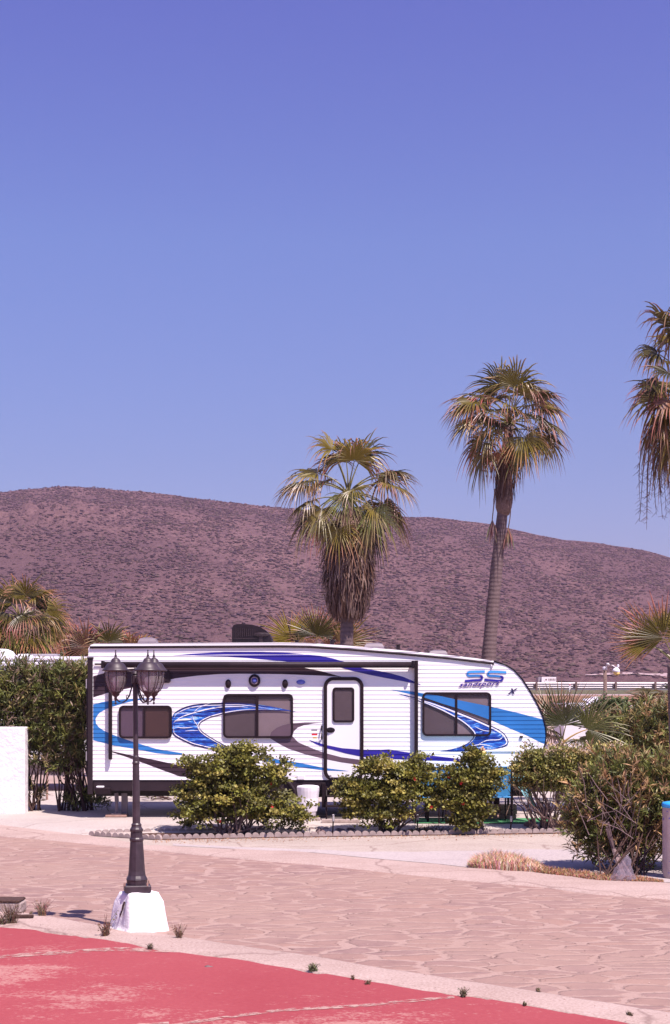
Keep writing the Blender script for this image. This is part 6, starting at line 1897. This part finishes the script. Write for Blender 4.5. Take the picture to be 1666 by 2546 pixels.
# tiki torch
p = P(1200, 0, 25.9)
t_ = thing('tiki_torch', Vector((p.x, 25.9, 0)), 'bamboo torch with yellow band rising out of the narrow hibiscus', 'torch')
def Z9(y): return H - (y - HY) * 25.9 / F
mb = MB(); mb.tube([(p.x, 25.9, 0), (p.x, 25.9, Z9(1895))], 0.013, 8); mb.build('pole', M['bamboo'], t_)
mb = MB(); mb.lathe((p.x, 25.9, 0), [(0.014, Z9(1905)), (0.028, Z9(1885)), (0.042, Z9(1872)), (0.044, Z9(1862)), (0.030, Z9(1860)), (0.018, Z9(1858)), (0.014, Z9(1855))], 12); mb.build('torch_head', M['bamboo'], t_, smooth=True)
mb = MB(); mb.lathe((p.x, 25.9, 0), [(0.045, Z9(1877)), (0.047, Z9(1870)), (0.046, Z9(1867))], 12); mb.build('band', M['yellow'], t_, smooth=True)

# path lights
for i, (x, y0, y1, lab) in enumerate(((827, 2024, 2074, 'small stake light standing between the widest hibiscus and the trailer door'), (1037, 2024, 2066, 'small stake light beneath the middle hibiscus bush'), (1269, 2028, 2068, 'small stake light on the bed edge by the green mat'))):
    g0 = G(x, y1 + 1); k = g0.y / F; h_ = (y1 - y0) * k
    t_ = thing('path_light', g0, lab, 'garden light', 'stake lights along the planting bed')
    mb = MB(); mb.tube([g0, g0 + Vector((0.01, 0, h_ * 0.68))], 0.012, 6); mb.build('stake', M['frame_black'], t_)
    mb = MB(); mb.lathe(g0 + Vector((0.012, 0, h_ * 0.66)), [(0.018, 0), (0.020, 0.01), (0.018, h_ * 0.30), (0.022, h_ * 0.31), (0.015, h_ * 0.34)], 10); mb.build('lens', M['galvanised'], t_)

# scalloped edging strips, four humps each
def edging_strip(width, h=0.085):
    mb = MB(); r_ = width / 8; n_ = 4; pts = [(-width / 2, -0.03)]
    for i in range(n_):
        cx = -width / 2 + r_ + 2 * r_ * i
        for k_ in range(7):
            a = math.pi - math.pi * k_ / 6
            pts.append((cx + r_ * 0.985 * math.cos(a), h - r_ * 0.9 + r_ * 0.9 * math.sin(a)))
    pts.append((width / 2, -0.03))
    mb.prism(pts[::-1], -0.022, 0.022)
    return mb
W4 = 18.4 * 24.8 / F * 4
eb = edging_strip(W4 - 0.006)
front = [(385, 2088), (700, 2082.5), (1100, 2076.5), (1300, 2073), (1430, 2071), (1700, 2071)]
def resample(pl, stepm):
    P_ = [G(x, y) for x, y in pl]; out = []; acc = stepm / 2
    for a, b in zip(P_[:-1], P_[1:]):
        L_ = (b - a).length; d = acc
        while d < L_:
            out.append((a.lerp(b, d / L_), math.atan2(b.y - a.y, b.x - a.x))); d += stepm
        acc = d - L_
    return out
protoE = None
def place_edging(pl, label, zz=0.0):
    global protoE
    for (p, a) in resample(pl, W4):
        if protoE is None:
            protoE = eb.build('edging_strip', M['edging'], loc=(0, 0, 0)); o = protoE
        else:
            o = protoE.copy(); col.objects.link(o)
        o.location = (p.x, p.y, zz + rng.uniform(-0.008, 0.006)); o.rotation_euler = (rng.uniform(-0.05, 0.05), rng.uniform(-0.02, 0.02), a + rng.uniform(-0.03, 0.03))
        tag(o, label, 'edging', label.split(' strip')[0] + ' strips')
place_edging(front, 'scalloped concrete edging strip along the near side of the planting bed')
place_edging([(390, 2071), (800, 2069)], 'scalloped concrete edging strip along the shaded far side of the planting bed')
place_edging([(222, 2079), (390, 2089)], 'scalloped concrete edging strip seen end-on at the left tip of the planting bed')
place_edging([(236, 2077), (390, 2071)], 'scalloped concrete edging strip on the far side of the bed tip, behind the lamp post')

# rocks in the bed
def rock(name, c, sx_, sy_, sz_, seed, label, cat='rock', mat='rock', group=None):
    bm = bmesh.new(); bmesh.ops.create_icosphere(bm, subdivisions=3, radius=1)
    for v in bm.verts:
        n_ = 1 + 0.35 * noise.noise(v.co * 1.3 + Vector((seed, 0, 0))) + 0.12 * noise.noise(v.co * 4 + Vector((seed, 0, 0)))
        v.co = Vector((v.co.x * sx_ * n_, v.co.y * sy_ * n_, max(-0.1 * sz_, v.co.z * sz_ * n_)))
    me = bpy.data.meshes.new(name); bm.to_mesh(me); bm.free(); me.materials.append(M[mat])
    o = link(name, me, None, c, c); tag(o, label, cat, group); return o
rock('rock', G(1318, 2066), 0.10, 0.09, 0.19, 3, 'pointed dark rock in the bed at the foot of the privet')
rock('rock', G(1262, 2068), 0.07, 0.06, 0.05, 5, 'low dark rock beside the right stake light')
rock('rock', G(795, 2072), 0.09, 0.07, 0.07, 8, 'dark rounded rock right of the widest hibiscus')
rock('rock', G(845, 2070), 0.10, 0.07, 0.075, 9, 'dark rounded rock just right of the left stake light')
rock('rock', G(872, 2070), 0.09, 0.07, 0.08, 12, 'largest of the dark rocks between the hibiscus bushes')
rock('stone_chip', G(520, 2407), 0.045, 0.03, 0.022, 21, 'small dark chip lying alone on the red court', 'stone')

# old concrete block with dark top at the left edge
g_ = G(10, 2272)
t_ = thing('concrete_block', g_, 'cracked whitish concrete block with blackened top at the left edge', 'block')
kk = g_.y / F
mb = MB(); mb.box((g_.x - 0.3, g_.y + 0.1, 0.06), (0.98, 0.26, 0.12), rz=R(-3), bevel=0.015); mb.build('body', M['edging'], t_)
mb = MB(); mb.box((g_.x - 0.3, g_.y + 0.1, 0.135), (0.96, 0.27, 0.03), rz=R(-3), bevel=0.01); mb.build('top_slab', M['dark_bark'], t_)
mb = MB(); mb.box((g_.x + 0.11, g_.y - 0.05, 0.012), (0.16, 0.06, 0.03), rz=R(4), bevel=0.006); mb.build('broken_foot', M['dark_bark'], t_)
mb = MB(); g1 = G(60, 2289); mb.box((g1.x, g1.y, 0.045), (0.19, 0.05, 0.03), rz=R(5), bevel=0.005)
ob = mb.build('timber_scrap', M['dark_bark'], loc=g1); tag(ob, 'short dark timber scrap on the kerb beside the left weeds', 'timber')

# weeds in the cracks
def weed(x, y, hpx, wpx, n, colr, label, name='weed', cat='weed', z=0.02, dry=True, seeds=0):
    g0 = G(x, y, z); k = g0.y / F; mb = MB()
    for i in range(n):
        a = rng.uniform(0, 6.283); ln = rng.normal() * 0.35
        h_ = hpx * k * rng.uniform(0.4, 1.05)
        b0 = g0 + Vector((rng.uniform(-.5, .5) * wpx * k * 0.5, rng.uniform(-.03, .03), -0.01))
        m_d = b0 + Vector((ln * h_ * 0.35, rng.uniform(-.02, .02), h_ * 0.55)); e = b0 + Vector((ln * h_ * 1.0, rng.uniform(-.04, .04), h_))
        c = tuple(v * rng.uniform(0.7, 1.3) for v in colr); wv = rng.uniform(0.0012, 0.0032)
        for (p0, p1, w0, w1) in ((b0, m_d, wv, wv), (m_d, e, wv, 0.001)):
            q = [mb.V(p0 - Vector((w0, 0, 0)), c), mb.V(p0 + Vector((w0, 0, 0)), c), mb.V(p1 + Vector((w1, 0, 0)), c), mb.V(p1 - Vector((w1, 0, 0)), c)]; mb.Fc(*q)
        for s_ in range(seeds):
            pc = b0.lerp(e, rng.uniform(0.2, 1)); r_ = 0.012
            q = [mb.V(pc + Vector((rng.uniform(-r_, r_), rng.uniform(-r_, r_), rng.uniform(-r_, r_))), c) for _ in range(3)]; mb.Fc(*q)
    o = mb.build(name, M['dry'], loc=g0, colattr=True); return tag(o, label, cat)
WC = (0.17, 0.11, 0.075)
weed(262, 2327, 40, 26, 70, WC, 'dry weed at the left foot of the white lamp block', seeds=3)
weed(262, 2325, 105, 10, 4, WC, 'single tall dry stalk beside the white lamp block', name='stalk', seeds=6)
weed(445, 2332, 38, 24, 34, WC, 'thin weed at the right foot of the white lamp block', seeds=3)
weed(373, 2358, 16, 18, 50, (0.12, 0.10, 0.07), 'small grey weed on the kerb just below the lamp block', seeds=1)
weed(778, 2412, 20, 34, 90, (0.14, 0.14, 0.075), 'grey green weed tuft on the kerb below the trailer door', seeds=1)
weed(104, 2276, 45, 36, 70, (0.22, 0.13, 0.10), 'reddish weed with one tall stem between the cracked block and the lamp', seeds=3)
weed(28, 2296, 55, 50, 80, (0.15, 0.10, 0.07), 'leafy weed clump in front of the cracked concrete block', seeds=3)
weed(4, 2298, 28, 40, 60, (0.13, 0.09, 0.06), 'low weed cut by the left edge', seeds=2)
weed(1152, 2476, 24, 18, 40, (0.14, 0.10, 0.07), 'spiky small weed where the pale line meets the kerb', seeds=1)
weed(878, 2432, 10, 12, 22, (0.14, 0.10, 0.07), 'tiny weed left of a pair on the red court edge', seeds=1)
weed(915, 2444, 10, 20, 30, (0.16, 0.11, 0.07), 'flat little weed right of a tiny one on the red edge', seeds=1)
weed(1338, 2464, 10, 14, 30, (0.12, 0.10, 0.06), 'little tuft on the stone edge of the lower kerb', seeds=1)
weed(1304, 2497, 10, 12, 26, (0.12, 0.10, 0.06), 'little tuft on the red edge of the lower kerb', seeds=1)
weed(1565, 2525, 14, 22, 40, (0.12, 0.10, 0.06), 'dark tuft nearest the lower right corner', seeds=1)
weed(76, 2271, 8, 10, 20, (0.16, 0.11, 0.07), 'tiny weed beside the end of the cracked block', seeds=1)

# dry grass clump and dry weeds on the verge
def grass_strip(pts, n, hpx, colr, label, lean=0.3, width=0.004, name='dry_grass', wob=1.0):
    mb = MB(); 
    for i in range(n):
        u = rng.random() * (len(pts) - 1); k_ = int(u); f = u - k_
        a, b = pts[k_], pts[k_ + 1]
        x = a[0] + (b[0] - a[0]) * f; y0 = a[1] + (b[1] - a[1]) * f; y1 = a[2] + (b[2] - a[2]) * f
        hh_ = a[3] + (b[3] - a[3]) * f
        g0 = G(x, rng.uniform(y0, y1)); k = g0.y / F
        h_ = hh_ * k * rng.uniform(0.45, 1.1); ln = rng.normal() * lean
        c = tuple(v * rng.uniform(0.65, 1.35) for v in colr[rng.integers(0, len(colr))])
        m_d = g0 + Vector((ln * h_ * 0.3, rng.uniform(-.04, .04), h_ * 0.6)); e = g0 + Vector((ln * h_, rng.uniform(-.08, .08), h_ * rng.uniform(0.85, 1)))
        w0 = width * rng.uniform(0.7, 1.4)
        q = [mb.V(g0 - Vector((w0, 0, 0)), c), mb.V(g0 + Vector((w0, 0, 0)), c), mb.V(m_d + Vector((w0 * 0.8, 0, 0)), c), mb.V(m_d - Vector((w0 * 0.8, 0, 0)), c)]; mb.Fc(*q)
        e_ = mb.V(e, c); mb.Fc(q[3], q[2], e_)
    o = mb.build(name, M['dry'], colattr=True); return tag(o, label, 'grass', kind='stuff')
SG = [(0.62, 0.42, 0.30), (0.55, 0.35, 0.23), (0.70, 0.50, 0.38), (0.42, 0.25, 0.16)]
grass_strip([(1165, 2155, 2160, 14), (1190, 2150, 2163, 34), (1230, 2148, 2166, 42), (1280, 2148, 2168, 36), (1330, 2155, 2172, 24), (1350, 2160, 2174, 14)], 5200, 40, SG, 'pale dry grass clump on the kerb before the smooth concrete')
RG = [(0.30, 0.15, 0.09), (0.38, 0.21, 0.12), (0.22, 0.11, 0.07), (0.42, 0.26, 0.16)]
grass_strip([(1330, 2160, 2174, 18), (1400, 2168, 2182, 14), (1460, 2172, 2190, 12), (1540, 2180, 2195, 10), (1600, 2184, 2196, 9), (1650, 2190, 2196, 4)], 4200, 14, RG, 'reddish dry weeds running from the grass clump to the bin')
grass_strip([(385, 2074, 2086, 5), (700, 2072, 2082, 6), (1000, 2068, 2076, 8), (1060, 2064, 2074, 20), (1180, 2064, 2074, 16), (1300, 2063, 2071, 6), (1430, 2062, 2070, 8)], 2400, 10, [(0.12, 0.07, 0.05), (0.17, 0.10, 0.06), (0.10, 0.09, 0.035)], 'low dry litter and shoots in the planting bed', name='bed_litter')
# leaves and crumbs on the concrete before the bed
def litter(name, n, gen, colr, size, label):
    pos = np.array([gen() for _ in range(n)]); 
    return leaf_mesh(name, pos, rng.normal(size=(n, 3)) * np.array([1, 1, 0.15]), np.full(n, size) * rng.uniform(0.5, 1.4, n), np.full(n, size * 0.6), np.array(colr)[rng.integers(0, len(colr), n)], M['dry'], None, flat_up=0.8)
def g1(): 
    x = rng.uniform(380, 1450); p = G(x, lerp_pl(front, x) + abs(rng.normal()) * 5 + 1); return (p.x, p.y, 0.012)
o = litter('fallen_leaves', 700, g1, RG, 0.03, ''); tag(o, 'fallen leaves along the foot of the scalloped edging', 'leaves', kind='stuff')
def g2():
    while True:
        X = rng.uniform(-4.5, 5); Y = rng.uniform(11, 21); yy = HY + F * H / Y; xx = CX + X * F / Y
        if lerp_pl(U_rd, xx) < yy < lerp_pl(L_red, xx) and rng.random() < 0.5: return (X, Y, 0.030 if yy > lerp_pl(L_rd, xx) else 0.012)
o = litter('gravel_crumbs', 900, g2, [(0.16, 0.10, 0.09), (0.28, 0.18, 0.15), (0.45, 0.33, 0.29)], 0.016, ''); tag(o, 'loose crumbs and twigs scattered on the flagstones', 'debris', kind='stuff')
print('faces', sum(len(o.data.polygons) for o in col.objects if o.type == 'MESH'))

for (xa_, xb_, yy_, h_, lab_) in ((800, 893, 2046, 0.05, 'pale plank lying on the slab below the trailer step'), (740, 796, 2040, 0.04, 'thin weathered plank beside the white pail')):
    p0 = G(xa_, yy_, ZS); p1 = G(xb_, yy_ - 1, ZS); mb = MB(); c_ = (p0 + p1) / 2
    mb.box((c_.x, c_.y, ZS + h_ / 2 + 0.003), ((p1 - p0).length, 0.14, h_), rz=R(1), bevel=0.004)
    ob = mb.build('plank', M['edging'], loc=c_); tag(ob, lab_, 'plank')
mb = MB(); mb.tube([G(x_, y_, ZS) + Vector((0, 0, 0.014)) for x_, y_ in smooth_line([(720, 2030), (770, 2034), (850, 2031), (910, 2036), (980, 2033), (1010, 2035)], 5)], 0.012, 6)
ob = mb.build('hose', M['black_rubber'], loc=G(800, 2034, ZS)); tag(ob, 'black hose lying along the slab under the trailer', 'hose')
# ------------------------------------------------------------------ the air between here and the hill
hz, ht, hb, ho = new_mat('haze')
ht.nodes.remove(hb)
hv_ = ht.nodes.new('ShaderNodeVolumePrincipled')
hv_.inputs['Color'].default_value = (0.79, 0.61, 0.94, 1)
hv_.inputs['Density'].default_value = 0.00018
hv_.inputs['Anisotropy'].default_value = 0.2
ht.links.new(hv_.outputs[0], ho.inputs['Volume'])
mb = MB(); mb.box((0, 1900, 90), (3400, 4000, 190))
ob = mb.build('haze', hz); tag(ob, 'thin violet haze in front of the hill', 'haze', kind='stuff')
